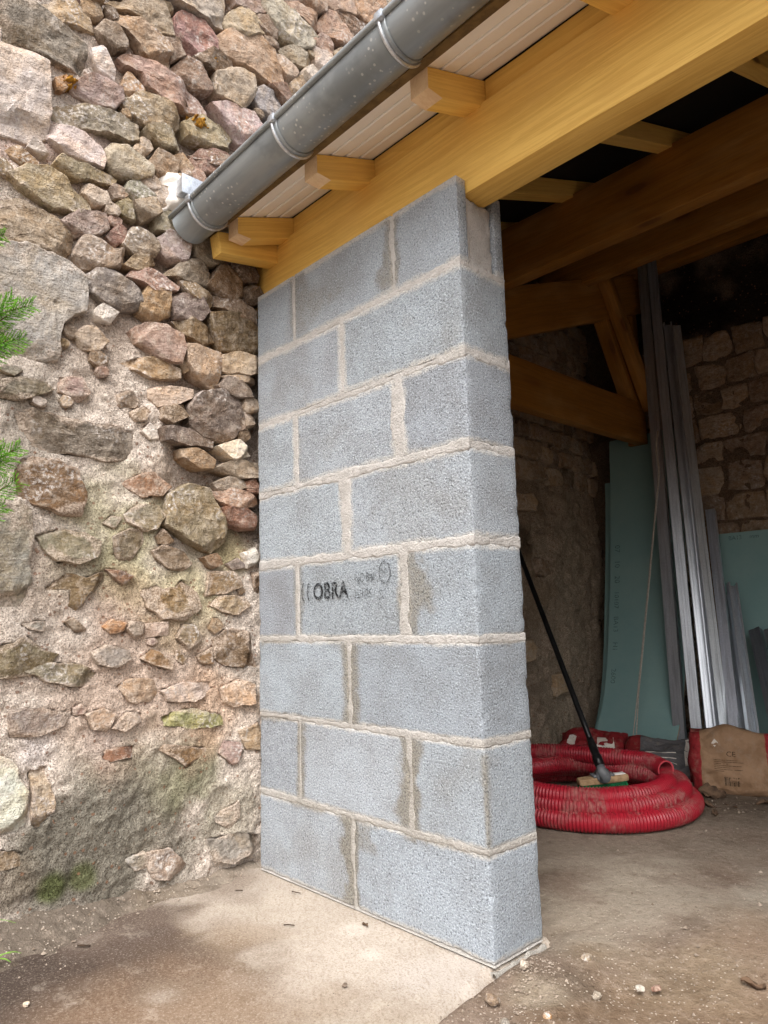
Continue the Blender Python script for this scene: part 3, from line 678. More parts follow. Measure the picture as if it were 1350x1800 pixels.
((125,105,85),[-204,3770,-319,3829,-384,3803,-404,3721,-354,3675,-264,3665,-208,3696]),
((150,125,95),[166,3974,213,3872,315,3887,371,3968,275,4035]),
((175,160,150),[-934,3900,-899,3827,-818,3800,-721,3851,-725,3928,-839,3974]),
((150,125,95),[-717,3394,-703,3353,-673,3320,-599,3335,-589,3382,-634,3428,-672,3427]),
((125,105,85),[-389,3418,-296,3421,-251,3477,-266,3544,-349,3570,-443,3527,-437,3477]),
((125,105,85),[843,3845,820,3792,892,3745,969,3729,1029,3803,982,3860,890,3897]),
]
BLOBS = [(-0.461,1.143,0.220,(176,172,124),0.60),(-0.603,1.046,0.139,(168,164,128),0.45),(-0.258,0.942,0.209,(192,182,136),0.65),(-0.105,1.103,0.122,(198,186,134),0.70),(-0.406,0.306,0.285,(146,140,118),0.85),(-0.527,0.199,0.255,(136,131,120),0.90),(-0.656,0.151,0.183,(132,126,114),0.90),(-0.309,0.149,0.237,(144,137,124),0.85),(-0.103,0.194,0.164,(148,142,122),0.60),(-0.251,0.312,0.159,(134,134,100),0.50),(-0.670,0.106,0.046,(78,88,40),0.80),(-0.583,0.117,0.044,(84,92,46),0.70),(-0.730,0.490,0.070,(226,215,210),0.80),(-0.527,0.494,0.084,(210,190,182),0.50),(-0.251,2.452,0.091,(228,222,212),1.00),(-0.346,1.364,0.078,(215,195,175),0.60),(-0.769,1.523,0.123,(180,170,158),0.70),(-0.795,1.378,0.103,(172,162,150),0.60),(-0.568,1.715,0.171,(186,168,152),0.60),(-0.057,1.660,0.131,(178,148,118),0.60),(-0.264,1.496,0.122,(198,172,148),0.60),(-0.734,1.008,0.150,(170,150,130),0.40),(-0.414,0.689,0.349,(198,166,144),0.50),(-0.104,0.569,0.171,(205,170,140),0.60),(-0.642,2.367,0.240,(190,164,154),0.60),(-0.801,2.354,0.172,(192,166,156),0.60),(-0.278,2.883,0.349,(160,134,120),0.50),(0.355,3.374,0.424,(140,114,102),0.50),(-0.057,1.973,0.158,(105,88,74),0.70),(-0.268,1.915,0.127,(120,104,90),0.50),(-0.461,2.087,0.245,(180,158,146),0.50),(-0.789,0.141,0.088,(136,124,108),0.70),]

# ================================================================ GROUND
def paint(base, Y, Z, blobs, seed=3):
    """broad stains with soft uneven outlines"""
    P = np.stack([Y, Z, 0 * Y], 1); C = np.tile(np.array(lin(base)), (len(Y), 1))
    wob = fbm(P, 7, 4, seed) * .42
    for y, z, r, c, s in blobs:
        d = np.hypot(Y - y, Z - z) / r + wob
        k = (s * (1 - sstep(.35, 1.05, d)))[:, None]
        C = C * (1 - k) + np.array(lin(c)) * k
    return C

def slab_edge(y):  # x of the slab's free edge, ragged
    return np.where(y > -.02, .0136, .012 - .08 * y)
gx = np.concatenate([[-80, -40, -15, -6, -3, -1.9], np.arange(-1.5, 2.2, .016), [2.4, 2.8, 3.5, 4.5, 7, 15, 40, 80]])
gy = np.concatenate([[-80, -40, -15, -6, -3.2, -2.4], np.arange(-1.9, 3.15, .018), [3.4, 4.5, 8, 20, 40, 80]])
X, Y = [a.ravel() for a in np.meshgrid(gx, gy, indexing='ij')]
P2 = np.stack([X, Y, 0 * X], 1)
near = (np.abs(X - .3) < 2.2) & (np.abs(Y - .6) < 3)
nz = np.zeros_like(X); nz[near] = fbm(P2[near], 3.2, 5, 11) * .014 + fbm(P2[near], 24, 3, 17) * .0045
inside = sstep(.15, .5, Y) * sstep(.55, .3, X - .35 * Y)
Zg = -.012 + nz * (1 - .55 * inside) + .012 * inside
Zg = Zg - .035 * sstep(slab_edge(Y) + .01, slab_edge(Y) - .03, X) * sstep(.03, -.02, Y)      # dug out under the slab
Zg = Zg - .03 * ((X < .01) & (X > -1.02) & (Y > -.01) & (Y < .21))
Zg = Zg + .022 * np.exp(-((X - .10) ** 2 / .010 + (Y - .10) ** 2 / .02)) * (1 + nz * 30) + .012 * np.exp(-((X - .16) ** 2 / .02 + (Y + .12) ** 2 / .03))
Zg = Zg + .03 * np.exp(-((X - .35) ** 2 / .05 + (Y - .62) ** 2 / .03)) * .6
tint = paint((128, 112, 99), X, Y, [(-.5, 1.0, 1.1, (135, 123, 110), .9), (.1, .62, .42, (164, 153, 138), .75), (.42, .95, .30, (168, 159, 145), .7), (-.1, .35, .35, (151, 140, 125), .6),
     (.5, .45, .40, (134, 113, 94), .7), (.35, .0, .35, (126, 106, 86), .8), (.15, .05, .13, (101, 89, 77), .7), (.13, -.02, .09, (162, 150, 132), .6), (.3, .3, .2, (140, 124, 104), .6),
     (-.1, 2.1, .6, (112, 100, 88), .8), (.8, 1.4, .8, (137, 124, 110), .6), (-.2, 1.75, .25, (99, 86, 74), .6)], 5)
grit = .25 + .75 * sstep(.9, .1, Y) * sstep(-.05, .1, X) + .15 * fbm(P2, 4, 2, 2)
tag(mk('earth_ground', np.stack([X, Y, Zg], 1), gridF(len(gx), len(gy)), MAT['soil'], attrs={'tint': tint, 'grit': np.clip(grit, 0, 1)}), kind='structure')

# concrete slab in front of and under the pier
sx = np.linspace(0, 1, 90); sy = np.concatenate([[-3.0, -2.4, -2.0], np.arange(-1.8, .235, .014)])
U, Y = [a.ravel() for a in np.meshgrid(sx, sy, indexing='ij')]
edge = slab_edge(Y) + fbm(np.stack([Y, 0 * Y, 0 * Y], 1), 9, 4, 8) * .012
X = -1.2 + U * (edge + 1.2)
P2 = np.stack([X, Y, 0 * X], 1)
Zs = fbm(P2, 3, 3, 21) * .0025 - .0035 - .022 * sstep(.975, 1.0, U)
tint = paint((175, 164, 152), X, Y, [(-.55, -.55, .42, (116, 97, 79), .85), (-.75, -.85, .50, (82, 69, 61), .95), (-.35, -.75, .38, (131, 109, 90), .8), (-1.0, -.55, .28, (101, 87, 78), .9),
     (-.2, -.62, .30, (147, 129, 111), .6), (-.30, -.2, .25, (189, 178, 166), .7), (-.65, -.12, .25, (183, 172, 159), .6), (-.1, -.12, .16, (193, 184, 176), .6), (-.95, -.15, .16, (129, 115, 103), .7),
     (-.62, -.3, .12, (154, 136, 117), .5), (-.05, -.35, .2, (154, 138, 120), .5), (-.42, -.09, .04, (207, 199, 189), .5), (-.28, -.15, .05, (207, 199, 189), .5), (-1.0, -1.2, .6, (69, 59, 53), .9)], 9)
o = mk('concrete_slab', np.stack([X, Y, Zs], 1), gridF(len(sx), len(sy)), MAT['slab'], attrs={'tint': tint}); tag(o, kind='structure')

# earth banked up along the foot of the stone wall
bx = np.linspace(-1.16, -.72, 60); by = np.arange(-2.4, .02, .013)
X, Y = [a.ravel() for a in np.meshgrid(bx, by, indexing='ij')]; P2 = np.stack([X, Y, 0 * X], 1)
wdt = .055 + .14 * sstep(-.3, -.95, Y) + fbm(P2, 6, 3, 31) * .05
hgt = .012 + .055 * sstep(-.05, -.8, Y)
tt = np.clip(1 - (X + 1.06) / wdt, -.4, 1.2)
Zb = -.004 + hgt * np.sign(tt) * np.abs(tt) ** 1.3 + (fbm(P2, 20, 4, 33) * .009 + fbm(P2, 70, 2, 36) * .004) * sstep(-.3, .25, tt)
tint = paint((108, 98, 88), X, Y, [(-1.0, -.1, .2, (156, 144, 130), .8), (-1.0, -.35, .2, (134, 122, 108), .7)], 12)
tag(mk('soil_bank', np.stack([X, Y, Zb], 1), gridF(len(bx), len(by)), MAT['soil'], attrs={'tint': tint, 'grit': np.full(len(X), .8)}), kind='structure')

# ================================================================ STONE WALL (left, runs away from the viewer)
wall = thing('stone_wall', 'old rubble stone wall with lime mortar at the left, behind the gutter end', 'wall')
WX = -1.055
LICHEN = ((-.700, 2.614, .026, 3), (-.232, 2.70, .03, 8), (-.185, 2.984, .03, 12))
def dryness(Y, Z):
    """1 where the joints are open and stones stand proud, 0 where mortar is flush"""
    P = np.stack([Y, Z, 0 * Y], 1)
    d = sstep(1.55, 2.0, Z + .15 * noise(P, 4, 41)) * (.55 + .45 * sstep(-.75, -.35, Y))
    d = np.maximum(d, sstep(-.42, -.22, Y + .05 * noise(P, 6, 42)) * sstep(.95, 1.2, Z))
    return d
wy = np.concatenate([np.arange(-2.1, -1.05, .03), np.arange(-1.05, 1.05, .0058)]); wz = np.concatenate([np.arange(-.12, 3.05, .0062), np.arange(3.05, 4.2, .02)])
Y, Z = [a.ravel() for a in np.meshgrid(wy, wz, indexing='ij')]; P2 = np.stack([Y * 1., Z, 0 * Y], 1)
dr = dryness(Y, Z)
rug = fbm(P2, 8, 4, 51) * .007 + fbm(P2, 30, 3, 61) * .006 + np.abs(fbm(P2, 16, 3, 71)) * .007 + noise(P2, 75, 73) * .0028
low = sstep(.62, .35, Z)
lump = (fbm(P2, 5, 3, 81) * .015 + np.abs(noise(P2, 9, 83)) * .008) * low
Xm = WX - (.022 + .022 * sstep(-.7, -.35, Y)) * dr + rug + lump - .002 * (1 - low) + .006 * low - .035 * sstep(.12, .0, Z) * sstep(-.35, -.05, Y)
# bed for every stone: the mortar is set back behind each stone's face and laps a little over its rim
NZ = len(wz); bed = np.zeros(len(Y))
for _c, s in STONES:
    P = np.array(s, float).reshape(-1, 2) / 1000; c = P.mean(0); P = c + (P - c) * .93
    i0, i1 = np.searchsorted(wy, P[:, 0].min()), np.searchsorted(wy, P[:, 0].max()); j0, j1 = np.searchsorted(wz, P[:, 1].min()), np.searchsorted(wz, P[:, 1].max())
    if i1 <= i0 or j1 <= j0: continue
    I = (np.arange(i0, i1)[:, None] * NZ + np.arange(j0, j1)[None]).ravel(); yy, zz = Y[I], Z[I]; ins = np.zeros(len(I), bool)
    for k in range(len(P)):
        (x1, z1), (x2, z2) = P[k], P[(k + 1) % len(P)]
        if z1 == z2: continue
        ins ^= ((z1 > zz) != (z2 > zz)) & (yy < (x2 - x1) * (zz - z1) / (z2 - z1) + x1)
    bed[I[ins]] = 1
Xm = Xm - .03 * bed
tint = paint('e6d8cb', Y, Z, BLOBS, 15)
# shadow between the upper stones, painted into the open joints as darker brown
dk = (dr * .62 * sstep(-.7, -.3, Y))[:, None]; tint = tint * (1 - dk) + np.array(lin((118, 98, 84))) * dk
mk('mortar', np.stack([Xm, Y, Z], 1), gridF(len(wy), len(wz)), MAT['wmortar'], wall, attrs={'tint': tint})
V, F = roundbox((-1.62, -2.1, -.12), (-1.13, 1.05, 4.2), .01, (1, 1, 1)); mk('core', V, F, MAT['wmortar'], wall, attrs={'tint': np.tile(lin('a08c7a'), (len(V), 1))})

FINE = (1., .994, .978, .955, .92, .87, .80, .72, .63, .53, .42, .31, .2, .1)
def stone_mesh(poly, prot, seed, base=-.05, M=44, rings=FINE, ease=.25, grow=.002):
    """split-faced stone: (y,z) outline, near-flat face broken by a few chamfer planes and ledges; local verts (x out)"""
    r = np.random.default_rng(seed)
    P = np.asarray(poly, float); c = P.mean(0)
    Q = np.concatenate([P, P[:1]]); s = np.concatenate([[0], np.cumsum(np.linalg.norm(np.diff(Q, axis=0), axis=1))])
    t = np.linspace(0, s[-1], M, endpoint=False)
    for v in s[:-1]: t[np.argmin(np.abs(t - v))] = v                 # keep the true corners
    O = np.stack([np.interp(t, s, Q[:, k]) for k in (0, 1)], 1)
    O = .10 * ease * (np.roll(O, 1, 0) + np.roll(O, -1, 0)) + (1 - .2 * ease) * O
    size = math.sqrt(max(1e-6, abs(.5 * np.sum(P[:, 0] * np.roll(P[:, 1], -1) - P[:, 1] * np.roll(P[:, 0], -1)))))
    P3 = np.concatenate([O, np.full((M, 1), seed * 3.1)], 1)
    O = O + np.stack([fbm(P3, 26, 4, 5), fbm(P3, 26, 4, 15)], 1) * min(.0065, .05 * size) + (O - c) / (np.linalg.norm(O - c, axis=1, keepdims=True) + .01) * grow
    V = np.concatenate([c + (O - c) * q for q in rings] + [c[None]]); S = np.concatenate([np.repeat(rings, M), [0.]])
    D = (V - c) / size; P3 = np.concatenate([V, np.full((len(V), 1), seed * 3.1)], 1)
    amp = min(size, .15); a0 = r.uniform(0, 6.28); g0 = r.uniform(.0, .20)
    H = g0 * (D[:, 0] * math.cos(a0) + D[:, 1] * math.sin(a0))
    for k in range(3):
        a = r.uniform(0, 6.28) if k else r.uniform(-2.0, -1.1); tk = r.uniform(.32, .56); sl = r.uniform(.4, 1.3)
        wob = .07 * noise(P3, 16, 90 + k) + .03 * noise(P3, 45, 95 + k)
        H = H - sl * np.maximum(0, D[:, 0] * math.cos(a) + D[:, 1] * math.sin(a) - tk + wob)
    st = D[:, 1] * math.cos(.25) + D[:, 0] * math.sin(.25); q = st * r.uniform(4, 8) + 1.2 * fbm(P3, 11, 2, 33)
    H = H + max(0., r.uniform(-.03, .028)) * (sstep(.35, .6, q - np.floor(q)) - (q - np.floor(q)))
    H = H * amp
    H = H + fbm(P3, 14, 4, 77) * .05 * amp - np.abs(fbm(P3, 26, 3, 78)) * .05 * amp + fbm(P3, 70, 2, 79) * .0016
    H = np.maximum(H, -.03)
    H = prot * (1 - .35 * sstep(.97, .996, S)) + H
    X = np.where(S > .999, base, H)
    n = len(rings); i = np.arange(n - 1)[:, None] * M; j = np.arange(M)[None]; k = (j + 1) % M
    F = np.stack([i + j, i + k, i + M + k, i + M + j], -1).reshape(-1, 4).tolist()
    cI = n * M; b = (n - 1) * M; F = [tuple(f) for f in F] + [(b + jj, b + (jj + 1) % M, cI) for jj in range(M)]
    stone_mesh.rim = sstep(.45, 1., S + .45 * fbm(P3, 14, 3, 88))
    return np.stack([X, V[:, 0] - c[0], V[:, 1] - c[1]], 1), F, c
for idx, (hx, s) in enumerate(STONES):
    P = np.array(s, float).reshape(-1, 2) / 1000
    c = P.mean(0); d = float(dryness(np.array([c[0]]), np.array([c[1]]))[0])
    lowz = float(sstep(.7, .4, np.array([c[1]]))[0])
    prot = .012 + .010 * d + .016 * random.random() * (1 - .5 * lowz) + .004 * lowz
    ext = np.ptp(P, axis=0).max(); big = ext > .2
    if ext < .09: prot *= .7
    V, F, c = stone_mesh(P, prot, idx, M=72 if big else 48, grow=.002 + .010 * d)
    if c[0] < -1.05: V, F, c = stone_mesh(P, prot, idx, M=20, rings=(1., .96, .85, .5))
    o = mk('stone', V, F, MAT['stone'], wall, crease=26, attrs={'rim': stone_mesh.rim * (1 - .75 * d)}); o.location = (WX, c[0], c[1])
    lc = np.array(lin(hx)); lc = lc * .66 + lc.mean() * .34 * np.array((1.04, 1., .95)); o.color = (*(lc * 1.22), 1)
# orange lichen crusts on three stones
for y, z, r, sd in LICHEN:
    g_ = np.linspace(-1, 1, 27); U, W_ = [a.ravel() for a in np.meshgrid(g_, g_, indexing='ij')]; P2 = np.stack([U, W_, 0 * U + sd], 1)
    rr = np.hypot(U, W_) + .6 * fbm(P2, 3.2, 4, sd)
    mk('lichen', np.stack([WX + .033 - .05 * sstep(.35, .75, rr) + .009 * fbm(P2, 6, 3, sd + 3), y + U * r * 1.3, z + W_ * r], 1), gridF(27, 27), MAT['lichen'], wall)
# white lime patch and galvanised stub beside the gutter end
g_ = np.linspace(-1, 1, 26); U, W_ = [a.ravel() for a in np.meshgrid(g_, g_, indexing='ij')]; P2 = np.stack([U, W_, 0 * U], 1)
rr = np.maximum(np.abs(U), np.abs(W_)); hh = .028 * (1 - sstep(.5, 1.0, rr + .25 * fbm(P2, 2.5, 3, 4))) - .02 * sstep(.6, 1., rr) + fbm(P2, 5, 3, 6) * .005
mk('lime_patch', np.stack([-1.035 + hh, -.265 + U * .12, 2.385 + W_ * .085 + U * .02], 1), gridF(26, 26), MAT['plaster'], wall)
set_base(wall, (WX, -.5, 0))

# ================================================================ INTERIOR WALLS
side = thing('interior_side_wall', 'rough earth-rendered stone wall inside the shed, left of the plasterboard', 'wall')
def SWX(y): return -1.11 - .105 * (y - .2)
iy = np.arange(.6, 3.12, .016); iz = np.arange(-.1, 3.6, .018)
Y, Z = [a.ravel() for a in np.meshgrid(iy, iz, indexing='ij')]; P2 = np.stack([Y, Z, 0 * Y], 1)
up_ = sstep(1.55, 1.85, Z)
Xs = SWX(Y) + fbm(P2, 4.5, 5, 101) * .035 + np.abs(fbm(P2, 11, 4, 103)) * .04 + fbm(P2, 30, 2, 105) * .008 - .02 * up_
crk = np.exp(-(noise(np.stack([Y * 1.1, Z * 2.3, 0 * Y], 1), 5, 107) / .05) ** 2) * sstep(.2, .5, noise(P2, 3, 109))
Xs = Xs - .05 * crk
tint = paint((184, 166, 146), Y, Z, [(1.9, 1.5, .5, '9a8670', .7), (1.6, .5, .5, '7c6c60', .7), (2.1, .9, .3, 'a08a72', .6), (2.0, 1.25, .12, '6a5846', .8), (1.4, .15, .2, 'b09474', .8)], 19)
mk('render', np.stack([Xs, Y, Z], 1), gridF(len(iy), len(iz)), MAT['wmortar'], side, attrs={'tint': tint})
V, F = roundbox((-1.75, 1.05, -.12), (-1.42, 3.5, 3.9), .01, (1, 1, 1)); mk('core', V, F, MAT['wmortar'], side, attrs={'tint': np.tile(lin('80705f'), (len(V), 1))})
sr = np.random.default_rng(5); zz = 1.62; n = 0
def rnd_poly(cy, cz, w, h, r, sq=.12):
    L = []
    for (a, b) in ((-1, -1), (0, -1.05), (1, -1), (1.05, 0), (1, 1), (0, 1.05), (-1, 1), (-1.05, 0)):
        L.append((cy + a * w / 2 * (1 + r.uniform(-sq, sq)), cz + b * h / 2 * (1 + r.uniform(-sq, sq))))
    return np.array(L)
icol = [(180, 160, 138), (160, 142, 122), (186, 166, 142), (148, 130, 112), (170, 148, 126)]
while zz < 2.75:
    h = sr.uniform(.08, .15); y = 1.15
    while y < 3.0:
        w_ = sr.uniform(.10, .24)
        V, F, c = stone_mesh(rnd_poly(y + w_ / 2, zz + h / 2, w_ * .9, h * .86, sr, .22), .045, 400 + n, M=24, rings=(1., .98, .93, .8, .6, .3))
        o = mk('stone', V, F, MAT['stone'], side, attrs={'rim': stone_mesh.rim * .6}); o.location = (SWX(c[0]) - .005, c[0], c[1]); o.color = (*lin(icol[n % 5]), 1); n += 1
        y += w_
    zz += h
for (y, z, w_, h) in ((1.32, .14, .16, .2), (1.5, .52, .14, .1), (1.42, .75, .18, .13), (1.75, .3, .2, .12), (1.95, .62, .16, .12), (2.2, 1.1, .14, .1), (1.62, 1.32, .2, .1), (2.0, 1.48, .22, .1), (1.55, 1.02, .12, .09), (2.35, .4, .15, .12)):
    V, F, c = stone_mesh(rnd_poly(y, z, w_, h, sr, .25), .05, 500 + n, M=24, rings=(1., .98, .93, .8, .6, .3))
    o = mk('stone', V, F, MAT['stone'], side, attrs={'rim': stone_mesh.rim * .6}); o.location = (SWX(y), y, z); o.color = (*lin(icol[n % 5]), 1); n += 1
set_base(side, (-1.2, 2.0, 0))

back = thing('back_wall', 'squared stone back wall of the shed behind the metal studs', 'wall')
BY = 3.06
ix = np.arange(-1.5, 3.22, .022); iz = np.arange(-.1, 3.5, .022)
X, Z = [a.ravel() for a in np.meshgrid(ix, iz, indexing='ij')]; P2 = np.stack([X, Z, 0 * X], 1)
Yb = BY - fbm(P2, 6, 5, 121) * .014 - np.abs(fbm(P2, 14, 3, 123)) * .012
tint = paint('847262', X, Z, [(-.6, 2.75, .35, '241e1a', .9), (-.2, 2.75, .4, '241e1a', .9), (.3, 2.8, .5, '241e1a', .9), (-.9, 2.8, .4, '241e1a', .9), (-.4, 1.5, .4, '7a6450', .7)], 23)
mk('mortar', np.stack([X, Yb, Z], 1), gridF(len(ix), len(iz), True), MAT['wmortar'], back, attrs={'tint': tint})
V, F = roundbox((-1.7, BY + .06, -.12), (3.45, BY + .4, 3.9), .01, (1, 1, 1)); mk('core', V, F, MAT['wmortar'], back, attrs={'tint': np.tile(lin('80705f'), (len(V), 1))})
zz = .08; n = 0
while zz < 2.5:
    h = sr.uniform(.15, .20); x = -1.15 + sr.uniform(0, .1)
    while x < .75:
        w_ = sr.uniform(.15, .27)
        V, F, c = stone_mesh(rnd_poly(x + w_ / 2, zz + h / 2, w_ * .93, h * .90, sr, .15), .016, 700 + n, M=28, rings=(1., .985, .95, .85, .65, .45, .2))
        o = mk('stone', np.stack([V[:, 1], -V[:, 0], V[:, 2]], 1), [tuple(f) for f in F], MAT['stone'], back, attrs={'rim': stone_mesh.rim * .5})
        o.location = (c[0], BY - .004, c[1]); o.color = (*lin(['a08b76', 'aa9682', '94806c', 'b09c88', '988474'][n % 5]), 1); n += 1
        x += w_
    zz += h
set_base(back, (0, BY, 0))
V, F = roundbox((3.2, .0, -.1), (3.4, 3.2, 3.3), .01, (.5, .5, .5))
tag(mk('end_wall', V, F, MAT['block'], attrs={'stain': np.zeros(len(V)), 'smear': np.zeros(len(V))}), 'plain grey block end wall far right of the shed, out of frame', 'wall').color = (1, 1, 1, 1)

# ================================================================ BLOCK PIER
pier = thing('block_pier', 'new grey concrete block wall pier standing at the shed opening', 'pier')
CH = .2575; PW = 1.004; PD = .2
ODD = [-.771, -.2625]; EVEN = [-.512]
JW = {0: .006, 1: .009, 2: .008, 3: .009, 4: .010, 5: .009, 6: .009, 7: .007}       # half gap between blocks
SMEAR = {(0, 0): .008, (1, 0): .009, (1, 1): .015, (2, 0): .013, (3, 0): .010, (3, 1): .021, (4, 0): .025, (5, 0): .015, (5, 1): .025, (6, 0): .018, (7, 0): .009, (7, 1): .014}
def joints(k): return ODD if k % 2 else EVEN
# damp mortar smears beside the joints: x, z-low, z-high, reach left, reach right, strength
SM = [(-.512, .0, .26, .045, .012, 1.), (-.512, .16, .26, .06, .10, .6), (-.2625, .26, .515, .040, .035, 1.), (-.771, .26, .515, .012, .028, .8), (-.512, .515, .77, .022, .035, .9),
      (-.771, .78, 1.03, .012, .02, .55), (-.2625, .78, 1.03, .012, .075, .75), (-.2625, .78, .95, .02, .05, .6), (-.771, 1.82, 2.06, .02, .06, .6), (-.2625, 1.82, 2.06, .055, .02, .7),
      (-.512, 1.04, 1.29, .02, .02, .3), (-.771, 1.3, 1.55, .006, .03, .35), (-.2625, 1.3, 1.55, .02, .012, .3), (0.0, .26, .5, .004, .005, .8)]
def stain_at(P):
    x, z = P[:, 0], P[:, 2]; nn = fbm(P, 22, 3, 201); st = np.zeros(len(P))
    for (jx, z0, z1, a, b, s) in SM:
        dx = x - jx + (np.abs(P[:, 1]) if jx == 0 else 0); reach = np.where(dx < 0, a, b) * 1.35 * (1 + .8 * nn) + .012
        st = np.maximum(st, s * (1 - sstep(.45, 1.0, np.abs(dx) / np.maximum(reach, .002))) * sstep(z0 - .01, z0 + .02, z) * sstep(z1 + .01, z1 - .02, z))
    for k in range(1, 8):                              # thin run-off under each bed joint
        dz = k * CH - z; s = {1: .75, 2: .7, 3: .8, 4: .35, 5: .2, 6: .15, 7: .25}[k]
        reach = (.022 + .03 * np.clip(noise(P, 9, 210 + k), 0, 1)) * (1 + .6 * nn)
        st = np.maximum(st, s * (dz > -.006) * (1 - sstep(.4, 1., dz / np.maximum(reach, .004))) * sstep(-.25, .25, noise(P, 6, 220 + k)))
    cloud = sstep(.25, .7, fbm(P, 6, 4, 230)) * .30
    cloud = cloud + .5 * np.exp(-((x + .6) ** 2 / .02 + (z - 1.94) ** 2 / .02)) * .7
    return np.clip(np.maximum(st, cloud), 0, 1)
def smear_at(P):
    x, z = P[:, 0], P[:, 2]; nn = fbm(P, 14, 3, 251)
    dz = np.abs(z - np.round(z / CH) * CH); hw = .011 + .004 * sstep(.7, 1.1, z)
    s = 1 - sstep(.7, 2.3 + .9 * nn, dz / hw)
    row = np.clip(np.floor(z / CH), 0, 7).astype(int)
    for k in range(8):
        for ji, jx in enumerate(joints(k)):
            d = np.abs(x - jx) / SMEAR[(k, ji)]
            s = np.where(row == k, np.maximum(s, 1 - sstep(.7, 1.9 + .8 * nn, d)), s)
    return np.clip(s, 0, 1)
def block(x0, x1, k, label=None):
    z0 = k * CH + .006; z1 = (k + 1) * CH - .006
    hi = (x1, PD, z1)
    V, F = roundbox((x0, 0, z0), hi, .0035, (.011, .025, .011))
    e = noise(V, 55, 301); e2 = fbm(V, 130, 2, 303)
    lo_ = np.array((x0, 0, z0)); hi_ = np.array(hi)
    dist = np.sort(np.minimum(V - lo_, hi_ - V), axis=1)[:, 1]      # distance to the nearest arris
    chip = sstep(.014, .0, dist) * np.clip(noise(V, 38, 305) - .15, 0, 1) * .006
    ctr = (lo_ + hi_) / 2; n = np.sign(V - ctr) * (np.minimum(V - lo_, hi_ - V) < .004)
    V = V + n * (e * .0006 + e2 * .0005 - chip)[:, None]
    V = V + np.array([0, random.uniform(-.0015, .0015), 0])
    o = mk('concrete_block', V, F, MAT['block'], pier, attrs={'stain': stain_at(V), 'smear': smear_at(V)})
    t = random.uniform(.86, 1.06); o.color = (t * random.uniform(.98, 1.01), t, t * random.uniform(1., 1.025), 1)
    return o
for k in range(8):
    xs = [-PW] + joints(k) + [0.]
    for i in range(len(xs) - 1):
        a = xs[i] + (JW[k] * .6 if i else 0); b_ = xs[i + 1] - (JW[k] * .6 if i < len(xs) - 2 else 0)
        if k == 7: # channel block at the top: two shells, mortar between
            for (y0, y1, nm) in ((0., .04, 'front_shell'), (.165, .2, 'rear_shell')):
                V, F = roundbox((a, y0, 7 * CH + .006), (b_ - .001, y1, 8 * CH), .003, (.011, .02, .011))
                V = V + (noise(V, 90, 311) * .0008)[:, None] * np.array([0, 1, 0])
                o = mk('concrete_block_shell', V, F, MAT['block'], pier, attrs={'stain': stain_at(V), 'smear': smear_at(V)}); o.color = (.97, .98, .99, 1)
            V, F = roundbox((a, .042, 7 * CH + .002), (b_ - .014, .163, 8 * CH - .042), .006, (.012, .012, .012))
            V = V + fbm(V, 60, 3, 313)[:, None] * np.array([.004, 0, .003])
            mk('mortar_fill', V, F, MAT['pmortar'], pier, attrs={'stain': np.zeros(len(V))})
            continue
        o = block(a, b_, k)
        if k == 3 and i == 1: printed = o
# mortar: one bed and joint filling, irregular, partly smeared over the block edges
def mortar_face(Uc, Zc, side_face):
    if side_face: P = np.stack([0 * Uc, Uc, Zc], 1)
    else: P = np.stack([Uc, 0 * Uc, Zc], 1)
    nA = fbm(P, 26, 3, 401); nB = fbm(P, 9, 3, 403); nC = fbm(P, 95, 2, 409)
    out = np.full(len(Uc), -.012)
    kk = Zc / CH; near = np.round(kk); dz = np.abs(Zc - near * CH)
    hw = (.0115 + .004 * sstep(.7, 1.1, Zc)) * (1 + .38 * nA + .35 * nB)
    hw = np.where(near == 0, .004, hw)
    prof = lambda d, h: -.012 + (.0123 + .0012 * nB + .0010 * nA + .0012 * nC) * (1 - sstep(.7, 1.5, d / np.maximum(h, .001)))
    out = np.maximum(out, prof(dz, hw))
    if not side_face:
        row = np.clip(np.floor(kk), 0, 7).astype(int)
        for k in range(8):
            for ji, jx in enumerate(joints(k)):
                dx = np.abs(Uc - jx + .006 * nB); h = SMEAR[(k, ji)] * (1 + .35 * nA + .3 * nB)
                out = np.where(row == k, np.maximum(out, prof(dx, h)), out)
    return out, P
U = np.linspace(-PW + .004, .0012, 219); Wz = np.arange(.0, 8 * CH - .004, .0046)
A, B = [a.ravel() for a in np.meshgrid(U, Wz, indexing='ij')]
out, P = mortar_face(A, B, False)
st = np.clip(sstep(1.0, .35, B) * .35 + .25 * stain_at(P) + .12 * fbm(P, 5, 3, 405), 0, .9)
A = np.where(out < -.005, np.minimum(A, -.005), A)
mk('mortar_joint', np.stack([A, -out, B], 1), gridF(len(U), len(Wz)), MAT['pmortar'], pier, attrs={'stain': st})
U = np.linspace(-.0012, PD - .001, 44); Wz = np.arange(.0, 7 * CH + .008, .0046)
A, B = [a.ravel() for a in np.meshgrid(U, Wz, indexing='ij')]
out, P = mortar_face(A, B, True)
A = np.where(out < -.005, np.maximum(A, .005), A)
mk('mortar_joint', np.stack([out, A, B], 1), gridF(len(U), len(Wz)), MAT['pmortar'], pier, attrs={'stain': np.clip(sstep(1.0, .3, B) * .4 + .15 * fbm(P, 5, 3, 407), 0, .9)})
V, F = roundbox((-PW + .01, .012, -.03), (-.013, PD - .012, 7 * CH), .004, (.2, .1, .2)); mk('mortar_core', V, F, MAT['pmortar'], pier, attrs={'stain': np.zeros(len(V))})
